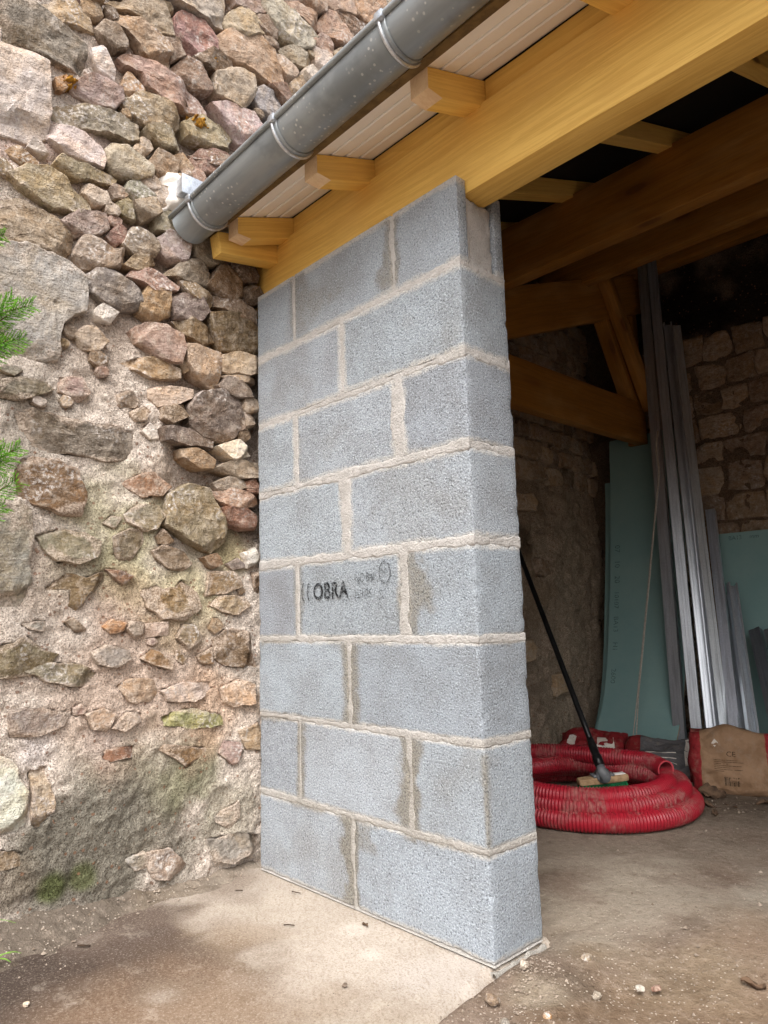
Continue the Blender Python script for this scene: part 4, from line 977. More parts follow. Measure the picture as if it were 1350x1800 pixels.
# bedding squeezed out along the foot of the pier
for (p0, p1, nm) in (((-1.0, -.002), (.004, -.002), 0), ((.003, -.012), (.003, .2), 1)):
    L = math.dist(p0, p1); n = int(L / .006); t = np.linspace(0, 1, n); a = np.linspace(0, np.pi / 2, 7)
    T, Aa = [q.ravel() for q in np.meshgrid(t, a, indexing='ij')]
    bx_ = p0[0] + (p1[0] - p0[0]) * T; by_ = p0[1] + (p1[1] - p0[1]) * T
    P = np.stack([bx_, by_, 0 * T], 1); r = .62 * (.0065 + .004 * fbm(P, 14, 3, 421) + (.007 * sstep(-.18, 0, bx_) if nm == 0 else .006) * (1 + fbm(P, 20, 2, 5))) * (1 + .6 * noise(P, 45, 9))
    r = np.maximum(r, .002)
    dx, dy = (0, -1) if nm == 0 else (1, 0)
    Vv = np.stack([bx_ + dx * r * np.cos(Aa) * 1.3, by_ + dy * r * np.cos(Aa) * 1.3, -.0175 + r * np.sin(Aa) * 1.5 * (1 + .5 * noise(P, 70, 17)) + .003 * noise(P, 90, 7)], 1)
    mk('bedding_mortar', Vv, gridF(n, 7), MAT['pmortar'], pier, attrs={'stain': np.full(len(Vv), .75)})
# stamped print on the middle block of the fourth course
def stamp(V, F, x, z, mat, sx=1., sz=1.):
    V = np.stack([x + V[:, 0] * sx, np.full(len(V), -.0034), z + V[:, 1] * sz], 1); o = mk('printed_mark', V, F, mat, pier, smooth=False)
    o.parent = printed
    return o
marks = []
V, F = text_mesh('OBRA', .072); V[:, :2] = np.concatenate([V[:, :1], V[:, 1:2]], 1)
for dx, dz in ((0, 0), (.0022, 0), (.0, .0018), (.0022, .0018)): marks.append(stamp(V, F, -.684 + dx, .899 + dz, MAT['ink'], .93, 1.05))
for cx_, rr_, mm in ((-.700, .046, 'inkpale'), (-.672, .044, 'ink')):
    q = np.radians(np.linspace(140, 220, 14)); V = np.concatenate([np.stack([np.cos(q) * rr_, np.sin(q) * rr_ * 1.05, 0 * q], 1), np.stack([np.cos(q) * (rr_ - .007), np.sin(q) * rr_, 0 * q], 1)])
    marks.append(stamp(V, [(i, i + 1, 15 + i, 14 + i) for i in range(13)], cx_, .926, MAT[mm]))
V, F = text_mesh('NC B40', .036); marks.append(stamp(V, F, -.474, .944, MAT['inkpale'], .82, 1.1))
V, F = text_mesh('25/1/25', .034); marks.append(stamp(V, F, -.478, .896, MAT['inkpale'], .78, 1.1))
V, F = text_mesh('NF', .024); marks.append(stamp(V, F, -.352, .962, MAT['ink'], .8, 1.))
V, F = text_mesh('S', .032); marks.append(stamp(V, F, -.365, .893, MAT['ink'], 1.2, 1.1))
a = np.linspace(0, 2 * np.pi, 33)
V = np.concatenate([np.stack([np.cos(a) * .026, np.sin(a) * .034, 0 * a], 1), np.stack([np.cos(a) * .021, np.sin(a) * .029, 0 * a], 1)])
marks.append(stamp(V, [(i, i + 1, 34 + i, 33 + i) for i in range(32)], -.338, .967, MAT['ink']))
set_base(pier, (-PW / 2, PD / 2, 0))

# ================================================================ TIMBER ROOF
roof = thing('timber_roof', 'yellow treated timber lean-to roof with beam, rafters and purlins over the opening', 'roof')
SL = .37; RT = 2.322                                   # rafter top: z = RT + SL*y
def rz(y): return RT + SL * y
ur = Vector((0, -SL, 1)).normalized()
BF = .042; BB = 2.022; BT = 2.262                      # front beam: face y, bottom z, top z
timber('front_beam', (-1.14, BF + .05, (BB + BT) / 2), (3.21, BF + .05, (BB + BT) / 2), .10, BT - BB, MAT['wood'], roof)
RX = [-.886, -.431, .037] + [.037 + .466 * i for i in range(1, 7)]
for i in range(len(RX)):
    a = -1.05 if i == 0 else RX[i - 1] + .0325; b_ = RX[i] - .0325
    if b_ - a > .08: timber('blocking_board', (a, BF + .034, (BT + .003 + rz(.063) - .0008) / 2), (b_, BF + .034, (BT + .003 + rz(.063) - .0008) / 2), .026, rz(.063) - .0008 - BT - .003, MAT['wood'], roof)
def rafter(xc, drop=0., y0=-.178, w_=.063, h=.086, y1=3.05):
    """rafter with a plumb-cut, undercut tail"""
    zt = lambda y: rz(y) - .002 - drop; zb = lambda y: rz(y) - h - drop
    tail = [(y0, zt(y0)), (y0, zt(y0) - .062), (y0 + .055, zb(y0 + .055))]
    prof = tail + [(y1, zb(y1)), (y1, zt(y1))]
    V = [(s * w_ / 2, y, z) for s in (-1, 1) for (y, z) in prof]; n = len(prof)
    ys = Vector((0, 1, SL)).normalized()
    Fb = [tuple(range(n)), tuple(range(2 * n - 1, n - 1, -1)), (2, n + 2, n + 3, 3), (3, n + 3, n + 4, 4), (4, n + 4, n, 0)]
    Fc = [(0, n, n + 1, 1), (1, n + 1, n + 2, 2)]
    # local frame with X along the rafter so that the grain follows it
    m, L = frame((xc, y0, zt(y0)), (xc, y1, zt(y1)), (0, 0, 1)); mi = m.inverted()
    W = [tuple(mi @ Vector((x + xc, y, z))) for x, y, z in V]
    o = mk('rafter', W, [f[::-1] for f in Fb], MAT['wood'], roof, smooth=False); o.matrix_world = m
    bv = o.modifiers.new('ease', 'BEVEL'); bv.width = .002; bv.segments = 1
    V2 = np.array(W); e = mk('sawn_end', V2, [f[::-1] for f in Fc], MAT['endgrain'], roof, smooth=False); e.matrix_world = m
    return o
for x in RX: rafter(x)
timber('wall_plate', (-.962, -.206, 2.183), (-.962, .9, 2.183 + .9 * .2), .062, .08, MAT['wood'], roof)
# purlins resting on the truss, parallel to the front beam
for (y, zb_, h) in ((1.32, 2.456, .285), (2.22, 2.775, .28), (2.9, 3.02, .24)):
    timber('purlin', (-1.2, y + .04, zb_ + h / 2), (3.21, y + .04, zb_ + h / 2), .08, h, MAT['wood_shaded'], roof)
# truss against the side wall
TX = -.935
timber('principal_rafter', (TX, .1, 2.382 - 1.372 * .373 + .0), (TX, 3.04, 2.382 + 1.568 * .373), .07, .262, MAT['wood_shaded'], roof)
timber('tie_beam', (TX, .05, 2.018), (TX, 2.9, 2.018), .07, .262, MAT['wood_shaded'], roof)
timber('brace', (TX + .075, 2.42, 2.86), (TX + .075, 2.90, 2.11), .07, .075, MAT['wood_shaded'], roof, up=(1, 0, 0))
timber('brace', (TX - .02, 2.50, 2.70), (TX - .02, 2.83, 2.13), .07, .09, MAT['wood_shaded'], roof, up=(1, 0, 0))
timber('post', (TX - .06, 2.95, 1.9), (TX - .06, 2.95, 3.1), .07, .1, MAT['wood_shaded'], roof, up=(1, 0, 0))
# roof covering, black underlay seen from below, cream ribbed lining under the eaves
def slope_box(name, y0, y1, t0, t1, x0, x1, mat):
    V = [(x, y, rz(y) + t) for x in (x0, x1) for (y, t) in ((y0, t0), (y1, t0), (y1, t1), (y0, t1))]
    return mk(name, V, [(3, 2, 1, 0), (4, 5, 6, 7), (0, 1, 5, 4), (1, 2, 6, 5), (2, 3, 7, 6), (3, 0, 4, 7)], mat, roof, smooth=False)
slope_box('underlay', .0705, 3.4, .004, .03, -1.45, 3.45, MAT['underlay'])
slope_box('roof_covering', .3, 3.4, .032, .075, -1.45, 3.45, MAT['roofing'])
slope_box('roof_covering', -.215, .2995, .032, .075, -1.05, 3.45, MAT['roofing'])
# each lining strip has a flat and a rolled joint
yy = -.178; edges = [-.178, -.117, -.056, .005, .068]
for i in range(4):
    y0, y1 = edges[i], edges[i + 1]
    pr = [(y0 + .0005, .004), (y0 + .004, .0005), (y1 - .014, .0005), (y1 - .010, .006), (y1 - .0005, .006)]
    pr2 = pr + [(y1 - .0005, .022), (y0 + .0005, .022)]
    n = len(pr2); V = [(x, y, rz(y) + t) for x in (-1.06, 3.45) for (y, t) in pr2]
    F = [(j, (j + 1) % n, n + (j + 1) % n, n + j) for j in range(n)] + [tuple(range(n - 1, -1, -1)), tuple(range(n, 2 * n))]
    mk('lining_strip', V, F, MAT['soffit'], roof, smooth=False)
V, F = roundbox((-1.03, -.186, rz(-.18) - .004), (3.45, -.1788, rz(-.18) + .02), .002, (1, .01, .02)); mk('edge_trim', V, F, MAT['soffit'], roof)
V, F = roundbox((-1.03, -.215, rz(-.2) - .006), (3.45, -.1865, rz(-.2) + .10), .002, (1, .03, .05)); mk('fascia_board', V, F, MAT['fascia'], roof)
set_base(roof, (1.6, BF + .05, BB))

# ================================================================ GUTTER
gut = thing('gutter', 'half-round grey zinc gutter with ring brackets hung along the eaves', 'gutter')
GR = .070; GX0 = -1.02; GX1 = 3.45
def gz(x): return 2.262 + .020 * (x + 1.02)
GYC = -.345 + GR
def half_tube(name, x0, x1, r, t, a0=180, a1=362, nx=40, mat=MAT['zinc'], dz=0.):
    xs = np.linspace(x0, x1, nx); a = np.radians(np.linspace(a0, a1, 40))
    V = []
    for rr in (r, r - t):
        for x in xs:
            V += [(x, GYC + rr * math.cos(q), gz(x) + dz + rr * math.sin(q)) for q in a]
    V = np.array(V); N = nx * 40
    F = np.concatenate([gridF(nx, 40, True), gridF(nx, 40) + N]).tolist(); F = [tuple(f) for f in F]
    for i in range(nx - 1):
        for j in (0, 39): F.append((i * 40 + j, (i + 1) * 40 + j, N + (i + 1) * 40 + j, N + i * 40 + j))
    for j in range(39):
        for i in (0, nx - 1): F.append((i * 40 + j, i * 40 + j + 1, N + i * 40 + j + 1, N + i * 40 + j))
    return mk(name, V, F, mat, gut)
half_tube('trough', GX0, GX1, GR, .0015)
V, F = tube([(x, GYC - GR - .004, gz(x) + .004) for x in np.linspace(GX0 - .01, GX1, 60)], .0085, 12); mk('front_bead', V, F, MAT['zinc'], gut)
a = np.radians(np.linspace(180, 360, 30)); V = [(GX0 + .001, GYC, gz(GX0))] + [(GX0 + .001, GYC + (GR - .001) * math.cos(q), gz(GX0) + (GR - .001) * math.sin(q)) for q in a]
mk('end_cap', V, [(0, i, i + 1) for i in range(1, 30)], MAT['zinc'], gut, smooth=False)
BX = [-.885, -.385, .075] + [.075 + .48 * i for i in range(1, 7)]
for x in BX:
    half_tube('bracket', x - .013, x + .013, GR + .0035, .0035, 178, 368, 4)
    V, F = tube([(x - .004, GYC + (GR + .006) * math.cos(q), gz(x) + (GR + .006) * math.sin(q)) for q in np.radians(np.linspace(178, 368, 40))], .005, 8); o = mk('bracket_bead', V, F, MAT['galv'], gut); o.color = (1, 1, 1, 1)
    V, F = roundbox((x - .015, GYC - GR - .016, gz(x) - .010), (x + .015, GYC - GR + .012, gz(x) + .0145), .005, (.01, .01, .01)); o = mk('bracket_clip', V, F, MAT['galv'], gut); o.color = (.7, .72, .74, 1)
set_base(gut, (GX0, GYC, 2.19))

stub = thing('flashing_stub', 'folded galvanised metal stub set in white lime beside the gutter end', 'flashing')
V, F = roundbox((-1.06, -.335, 2.345), (-.965, -.24, 2.405), .002, (.1, .1, .1)); o = mk('folded_box', V, F, MAT['galv'], stub); o.color = (1, 1.02, 1.05, 1)
V, F = roundbox((-.9645, -.339, 2.338), (-.961, -.236, 2.409), .001, (.1, .1, .1)); o = mk('flange', V, F, MAT['galv'], stub); o.color = (1, 1.02, 1.05, 1)
set_base(stub, (-1.0, -.29, 2.34))

# ================================================================ METAL STUDS, PLASTERBOARD, CORD
def stud(bot, top, wd, dp, label, rot=0., lips=True, tintc=(1, 1, 1), hole=False, slot=True):
    """C-section: web towards the viewer, two flanges with rolled lips behind, length along local X"""
    t = .0018
    if lips: pr = [(-wd / 2, 0), (wd / 2, 0), (wd / 2, dp), (wd / 2 - .009, dp), (wd / 2 - .009, dp - t), (wd / 2 - t, dp - t), (wd / 2 - t, t), (-wd / 2 + t, t), (-wd / 2 + t, dp - t), (-wd / 2 + .009, dp - t), (-wd / 2 + .009, dp), (-wd / 2, dp)]
    else: pr = [(-wd / 2, 0), (wd / 2, 0), (wd / 2, dp), (wd / 2 - t, dp), (wd / 2 - t, t), (-wd / 2 + t, t), (-wd / 2 + t, dp), (-wd / 2, dp)]
    # two shallow grooves rolled into the web
    web = [(-wd / 2, 0), (-wd * .16, 0), (-wd * .12, .0025), (wd * .12, .0025), (wd * .16, 0), (wd / 2, 0)]
    pr = web + pr[2:]
    n = len(pr); root = thing('metal_stud', label, 'metal stud', 'galvanised studs leaning on the back wall')
    bot = Vector(bot); top = Vector(top); ax = (top - bot).normalized(); L = (top - bot).length
    view = Vector((math.sin(rot), -math.cos(rot), 0)); view = (view - ax * view.dot(ax)).normalized()   # outward web normal
    yv = view.cross(ax).normalized()
    m = Matrix((ax, yv, -view)).transposed().to_4x4(); m.translation = bot
    V = [(x, a, b) for x in (0, L) for (a, b) in pr]
    F = [(j, n + j, n + (j + 1) % n, (j + 1) % n) for j in range(n)] + [tuple(range(n)), tuple(range(2 * n - 1, n - 1, -1))]
    o = mk('channel', V, F, MAT['galv'], root, smooth=False); o.matrix_world = m; o.color = (*tintc, 1)
    root.location = bot; o.matrix_parent_inverse = Matrix.Translation(-bot)
    if hole:
        a = np.linspace(0, 2 * np.pi, 20, endpoint=False); V = [(.22 + .012 * math.cos(q), .012 * math.sin(q), -.001) for q in a] + [(.22 + .012 * math.cos(q), .012 * math.sin(q), .0005) for q in a]
        h = mk('screw_head', V, [tuple(range(19, -1, -1))] + [(i, (i + 1) % 20, 20 + (i + 1) % 20, 20 + i) for i in range(20)], MAT['galv'], root, smooth=False)
        h.matrix_world = m; h.matrix_parent_inverse = Matrix.Translation(-bot); h.color = (1.2, 1.2, 1.2, 1)
    return root
G = 0.0
stud((-.70, 2.55, .0), (-.823, 2.87, 3.16), .062, .040, 'tallest metal stud, first from the green boards, reaching up to the purlin', .15, tintc=(.80, .80, .82))
stud((-.585, 2.52, .0), (-.758, 2.87, 3.14), .055, .036, 'tall metal stud second from the green boards', .30, tintc=(.95, .95, .97))
stud((-.490, 2.48, .0), (-.708, 2.9, 2.63), .050, .040, 'metal stud third from the green boards, next to the two tallest', .55 + math.pi, tintc=(.85, .86, .88))
stud((-.388, 2.42, .0), (-.646, 2.9, 2.61), .050, .040, 'metal stud fourth from the green boards, ending under the beams', .75, tintc=(1.1, 1.12, 1.12))
stud((-.325, 2.38, .0), (-.536, 2.86, 1.41), .052, .040, 'medium-height speckled metal stud in front of the right green board', .20, lips=False, tintc=(1., 1., 1.06))
stud((-.268, 2.34, .0), (-.478, 2.82, .90), .036, .030, 'thin short metal stud between the speckled stud and the bright one', .6, tintc=(.95, .97, 1.))
stud((-.200, 2.27, .0), (-.432, 2.78, .947), .048, .040, 'short bright metal stud with rounded front beside the paper bag', .70 + math.pi, tintc=(1.15, 1.18, 1.2))
stud((-.075, 2.30, .0), (-.346, 2.82, .706), .060, .040, 'shortest dark metal stud with a screw head near the right edge', .0, tintc=(.45, .45, .47), hole=True)
stud((-.005, 2.30, .0), (-.272, 2.82, .706), .050, .040, 'short dark metal stud cut by the right edge of the picture', .0, tintc=(.5, .5, .52))

def bent_board(name, label, x0, x1, prof, th, group='moisture-resistant boards'):
    """sheet following a side profile of (y, z) points: flexed where it leans"""
    r = thing(name, label, 'plasterboard', group); S = spline([(0, y, z) for y, z in prof], .06); n = len(S)
    V = []; 
    for x in (x0, x1): V += [(x, p[1], p[2]) for p in S]
    for x in (x0, x1): V += [(x, p[1] + th, p[2]) for p in S]
    Ff = [(i, n + i, n + i + 1, i + 1) for i in range(n - 1)]; Fb = [(2 * n + i, 2 * n + i + 1, 3 * n + i + 1, 3 * n + i) for i in range(n - 1)]
    Fl = [(i, i + 1, 2 * n + i + 1, 2 * n + i) for i in range(n - 1)]; Fr = [(n + i, 3 * n + i, 3 * n + i + 1, n + i + 1) for i in range(n - 1)]
    Ft = [(n - 1, 2 * n - 1, 4 * n - 1, 3 * n - 1), (0, 2 * n, 3 * n, n)]
    mk('face', V, Ff + Fb, MAT['board'], r, smooth=False)
    mk('cut_edge', V, Fl + Fr + Ft, MAT['boardedge'], r, smooth=False)
    return r
b2 = bent_board('plasterboard', 'taller pale green plasterboard sheet leaning in the corner, cord hanging before it', -1.20, -.70, [(2.44, -.005), (2.66, .35), (2.80, .9), (2.90, 1.5), (2.955, 1.97)], .0125)
b1 = bent_board('plasterboard', 'shorter green plasterboard sheet showing as a strip behind the taller one', -1.268, -.80, [(2.56, -.005), (2.74, .35), (2.86, .9), (2.95, 1.45), (2.975, 1.69)], .0125)
b3 = bent_board('plasterboard', 'low wide green plasterboard sheet standing right behind the metal studs', -.58, .62, [(2.90, -.005), (2.94, .4), (2.98, .9), (3.005, 1.268)], .0125)
# printed codes running up the boards
def board_print(parent, body, x, zc, size, prof, rot=True):
    S = spline([(0, y, z) for y, z in prof], .02); V, F = text_mesh(body, size)
    u, v = V[:, 0], V[:, 1]
    if rot: z = zc - u; xx = x + v
    else: z = zc + v; xx = x + u
    y = np.interp(z, S[:, 2], S[:, 1]) - .0015
    o = mk('printed_code', np.stack([xx, y, z], 1), F, MAT['pencil'], parent, smooth=False)
    return o
pb2 = [(2.44, -.005), (2.66, .35), (2.80, .9), (2.90, 1.5), (2.955, 1.97)]
for i, tx in enumerate(('07', '10', '20')): board_print(b2, tx, -1.165, 1.25 - i * .10, .05, pb2)
for i, tx in enumerate(('10107', 'BA13', 'H1', '2600')): board_print(b2, tx, -1.165, .95 - i * .16, .045, pb2)
for i, tx in enumerate(('BA13', 'mm', 'H1')): board_print(b3, tx, -.50 + i * .12, 1.225, .035, [(2.90, -.005), (2.94, .4), (2.98, .9), (3.005, 1.268)], False)
set_base(b2, (-.95, 2.44, 0)); set_base(b1, (-1.03, 2.56, 0)); set_base(b3, (0, 2.9, 0))
cs = spline([(-.66, 2.53, 1.86), (-.675, 2.52, 1.75), (-.665, 2.51, 1.62), (-.70, 2.5, 1.40), (-.76, 2.47, 1.0), (-.83, 2.42, .5), (-.885, 2.36, .08), (-.90, 2.33, .012)], .03)
cs2 = cs + np.stack([np.interp(cs[:, 2], [0, .35, 1.9], [.03, .008, .006]), 0 * cs[:, 0] - .004, 0 * cs[:, 0]], 1)
ct = thing('hanging_cord', 'doubled white cord hanging down in front of the taller green board', 'cord')
for q in (cs, cs2):
    V, F = tube(q, .0032, 8); mk('strand', V, F, MAT['cord'], ct)
set_base(ct, (-.9, 2.33, 0))

# ================================================================ RED CORRUGATED HOSE
def ring(cx, cy, R, z, t0, t1, z1=None, R1=None, k=14):
    t = np.linspace(t0, t1, k); zz = np.linspace(z, z if z1 is None else z1, k); RR = np.linspace(R, R if R1 is None else R1, k)
    return [(cx + r * math.cos(q), cy + r * math.sin(q), h) for q, r, h in zip(t, RR, zz)]
PI = math.pi
pts = ring(-.575, 1.42, .405, .040, -2.6, 1.3, .040, .405, 14) + ring(-.60, 1.42, .38, .042, 1.7, 3.7, .065, .37, 7) + ring(-.60, 1.425, .40, .085, -2.3, .9, .09, .385, 12) \
    + ring(-.60, 1.40, .33, .085, 1.4, 3.9, .10, .31, 8) + ring(-.585, 1.385, .345, .122, -2.1, .75, .118, .33, 10) + ring(-.62, 1.40, .26, .115, 1.2, 3.0, .12, .26, 6) \
    + [(-.90, 1.36, .13), (-.96, 1.34, .145), (-1.0, 1.42, .155), (-.96, 1.53, .162), (-.84, 1.59, .165), (-.70, 1.62, .166), (-.53, 1.648, .166), (-.42, 1.645, .164), (-.315, 1.585, .154)]
pth = spline(pts, .0026)
s_ = np.arange(len(pth)) * .0026; per = .0131
prof = np.clip(1.6 * np.sin(2 * np.pi * s_ / per), -1, 1); prof[-14:] = .6
hose = thing('corrugated_hose', 'coil of dusty red corrugated plastic conduit lying on the shed floor', 'hose')
V, F = tube(pth, .0372 + .0023 * prof, 20, cap=False); V[:, 2] = np.maximum(V[:, 2], .002)
mk('coiled_conduit', V, F, MAT['hose'], hose)
inner = pth[-80:]; V, F = tube(inner, np.linspace(.0330, .0330, 80), 20, cap=False); mk('smooth_lining', V, F[:, ::-1], MAT['hose_in'], hose)
th = np.linspace(0, 2 * np.pi, 20, endpoint=False)
e0 = tube(pth[-3:], np.full(3, .0390), 20, cap=False)[0][-20:]; e1 = tube(pth[-3:], np.full(3, .0330), 20, cap=False)[0][-20:]
mk('cut_rim', np.concatenate([e0, e1]), [(i, (i + 1) % 20, 20 + (i + 1) % 20, 20 + i) for i in range(20)], MAT['hose_in'], hose)
set_base(hose, (-.58, 1.4, 0))

# ================================================================ BROOM
br = thing('push_broom', 'broom with black handle and green bristles resting on the red hose coil', 'broom')
h0 = Vector((-.442, 1.272, .208)); h1 = Vector((-1.19, 1.722, 1.372))
V, F = tube(np.linspace(h0, h1, 8), .0125, 14); mk('handle', V, F, MAT['black'], br)
d = (h1 - h0).normalized()
V, F = tube([h0 - d * .012 + d * t for t in (0, .01, .012, .05, .052, .095, .10, .13)], [.017, .017, .020, .020, .0175, .0175, .016, .0135], 16); mk('grip_collar', V, F, MAT['black'], br)
bd = Vector((.62, .78, .06)).normalized(); bc = Vector((-.446, 1.292, .146))
V, F = tube([h0 - d * .004, h0 - d * .03, h0 - d * .05, bc + Vector((0, 0, .018))], [.017, .020, .026, .034], 16); mk('socket', V, F, MAT['greyplastic'], br)
m, L = frame(bc - bd * .105, bc + bd * .105)
V, F = roundbox((0, -.03, -.012), (L, .03, .016), .008, (.02, .015, .01)); V[:, 1] *= 1 - .25 * np.abs(V[:, 0] / L * 2 - 1) ** 2
o = mk('head_block', V, F, MAT['brushwood'], br); o.matrix_world = m
V, F = roundbox((.060, -.025, .014), (.150, .025, .026), .005, (.02, .02, .01)); o = mk('saddle', V, F, MAT['greyplastic'], br); o.matrix_world = m
V, F = roundbox((.155, -.018, .0165), (.200, .018, .0185), .001, (.02, .02, .01)); o = mk('label_sticker', V, F, MAT['soffit'], br); o.matrix_world = m
Vb = []; Fb = []; rb = np.random.default_rng(3)
for i in range(420):
    x = rb.uniform(.008, L - .008); y = rb.uniform(-.025, .025); q = len(Vb); sp = (x / L - .5) * .03 + rb.normal(0, .004); sy = y * .25 + rb.normal(0, .003)
    a_ = .0016
    Vb += [(x - a_, y, -.01), (x + a_, y, -.01), (x, y + a_, -.01), (x + sp, y + sy, -.062 + rb.normal(0, .003))]
    Fb += [(q, q + 1, q + 3), (q + 1, q + 2, q + 3), (q + 2, q, q + 3)]
o = mk('bristles', Vb, Fb, MAT['green'], br, smooth=False); o.matrix_world = m
for c in br.children:
    if c.matrix_basis != Matrix.Identity(4): pass
set_base(br, (-.45, 1.30, .08))

# ================================================================ CEMENT BAGS
def m_bag(name, kraft, red, x_lo, x_hi, grey=None):
    b = MB(name, .75, spec=.25); o = b.obj(); sx_ = b.n('SeparateXYZ', {0: o}, out=0)
    f = b.noi(o, 14, 4); g = b.noi(o, 60, 4)
    wob = b.math('ADD', sx_, b.math('MULTIPLY', b.math('SUBTRACT', f, .5), .02))
    c = b.mix(b.ramp(f, .35, .7), L4(kraft), b.mix(1., L4(kraft), (.74, .70, .64, 1), 'MULTIPLY'))
    if grey: c = b.mix(b.math('MULTIPLY', b.ramp(b.math('ABSOLUTE', sx_), grey[1], grey[1] - .003), 1.), c, L4(grey[0]))
    r = b.math('MAXIMUM', b.ramp(wob, x_hi, x_hi + .004), b.ramp(wob, x_lo, x_lo - .004))
    c = b.mix(r, c, b.mix(b.ramp(g, .45, .7), L4(red), b.mix(1., L4(red), (.7, .7, .7, 1), 'MULTIPLY')))
    c = b.mix(b.math('MULTIPLY', b.ramp(b.noi(o, 22, 5, .7), .5, .72), .45), c, L4((150, 132, 116)))
    b.col(c); n1 = b.bump(b.noi(b.mapv(o, (1, 1.4, .8)), 24, 4, .55, 1.2), .8, .012); return b.done(b.bump(g, .3, .002, n1))
def bag_surface(w, h, t, seed):
    """sack: flat-sided pillow with tucked corners and creases; local x width, z height, y thickness"""
    def S(u, v, s):   # u,v in -1..1, s = -1 front, 1 back
        u = np.asarray(u, float); v = np.asarray(v, float)
        k = (1 - np.abs(u) ** 5) * (1 - np.abs(v) ** 4); k = np.clip(k, 0, 1) ** .42
        P = np.stack([u, v, 0 * u + s * 2 + seed], -1).reshape(-1, 3)
        cr = (np.abs(fbm(P, 2.2, 4, seed)) * -.22 + fbm(P, 1.3, 2, seed + 5) * .16 + np.abs(noise(P, 5, seed + 8)) * -.10).reshape(u.shape)
        x = u * w / 2 * (1 - .07 * np.abs(v) ** 3 + .035 * np.sin(v * 5 + seed) + .04 * noise(P * np.array([.3, 1., 1.]), 2.6, seed + 21).reshape(u.shape)); z = v * h / 2 * (1 - .06 * np.abs(u) ** 4 + .05 * (v > 0) * np.abs(u) ** 2) + h * .04 * np.sin(u * 4.1 + seed) * (v > 0) * v + h * .05 * noise(P * np.array([1., .3, 1.]), 2.3, seed + 20).reshape(u.shape) * np.abs(v) ** 2
        y = s * t / 2 * k * (1 + cr * 1.6)
        return np.stack([x, y, z], -1)
    return S
def bag(name, label, loc, rot, w, h, t, mat, seed):
    S = bag_surface(w, h, t, seed); n = 46
    g = np.sin(np.linspace(-1, 1, n) * np.pi / 2); U, W = np.meshgrid(g, g, indexing='ij')
    Vf = S(U, W, -1).reshape(-1, 3); Vb = S(U, W, 1).reshape(-1, 3)
    F = np.concatenate([gridF(n, n), gridF(n, n, True) + n * n])
    r = thing(name, label, 'bag', 'bags of building powder'); m = Matrix.Translation(Vector(loc)) @ rot
    r.matrix_world = m
    o = mk('paper_sack', np.concatenate([Vf, Vb]), F, mat, r)
    return r, S
def bag_print(r, S, V, F, u0, v0, su, sv, mat, name='print'):
    P = S(np.clip(u0 + V[:, 0] * su, -1, 1), np.clip(v0 + V[:, 1] * sv, -1, 1), -1); P[:, 1] -= .0018
    return mk(name, P, F, mat, r, smooth=False)
m_k = m_bag('kraft and red paper sack', (150, 120, 94), (140, 38, 42), -.137, .128)
# standing bag: front faces the opening
ba = math.atan2(-1.2, 3.0)
bg3, S3 = bag('cement_bag', 'slumped kraft paper cement bag with red ends standing right of the hose', (-.205, 2.03, .133), Matrix.Rotation(math.radians(24), 4, 'Z') @ Matrix.Rotation(math.radians(-14), 4, 'X') @ Matrix.Rotation(math.radians(1.5), 4, 'Y'), .385, .285, .13, m_k, 2)
inkd = m_ink((60, 52, 44), .56, 'dark bag print'); white = m_simple('white bag print', (222, 214, 204), (206, 196, 186), .8)
V, F = text_mesh('CE', 1.); bag_print(bg3, S3, V, F, -.18, .10, .17, .20, inkd)
sq = np.array([(0, -1, 0), (1, 0, 0), (0, 1, 0), (-1, 0, 0)], float); bag_print(bg3, S3, sq, [(0, 1, 2, 3)], -.42, .48, .075, .12, white, 'hazard_diamond')
for i in range(7): 
    w_ = [.5, .62, .3, .58, .34, .6, .2][i]; V = np.array([(x, y, 0) for x in np.linspace(0, 1, 10) for y in (0, 1)], float); bag_print(bg3, S3, V, [(2 * j, 2 * j + 2, 2 * j + 3, 2 * j + 1) for j in range(9)], -.45, -.02 - i * .055, w_, .014, inkd, 'print_line')
for i in range(11): V = np.array([(0, 0, 0), (1, 0, 0), (1, .5, 0), (1, 1, 0), (0, 1, 0), (0, .5, 0)], float); bag_print(bg3, S3, V, [(0, 1, 2, 3, 4, 5)], -.26 + i * .032, -.74, .010 + .012 * (i % 3 == 0), .24, inkd, 'barcode_bar')
V, F = text_mesh('SINIT', 1.); V = np.stack([-V[:, 1], V[:, 0], 0 * V[:, 0]], 1); bag_print(bg3, S3, V, F, .88, -.62, .13, .30, m_ink((210, 190, 180), .5, 'pale bag print'))
m_r = m_bag('red and grey paper sack', (140, 38, 42), (126, 36, 40), -.6, .6, ((98, 96, 98), .12))
m_r2 = m_bag('red and white paper sack', (140, 36, 42), (126, 36, 40), -.6, .6, None)
lay = Matrix.Rotation(math.radians(-62), 4, 'X')
bg2, S2 = bag('cement_bag', 'red and grey paper bag lying flat behind the hose, left of the kraft bag', (-.60, 2.16, .075), Matrix.Rotation(math.radians(22), 4, 'Z') @ lay, .40, .30, .12, m_r, 5)
V = np.array([(x, y, 0) for x in np.linspace(0, 1, 3) for y in np.linspace(0, 1, 10)], float); Fq = [(i * 10 + j, (i + 1) * 10 + j, (i + 1) * 10 + j + 1, i * 10 + j + 1) for i in range(2) for j in range(9)]
bag_print(bg2, S2, V, Fq, .50, -.75, .13, 1.5, white, 'white_band'); bag_print(bg2, S2, V, Fq, .82, -.3, .10, .4, white, 'white_band')
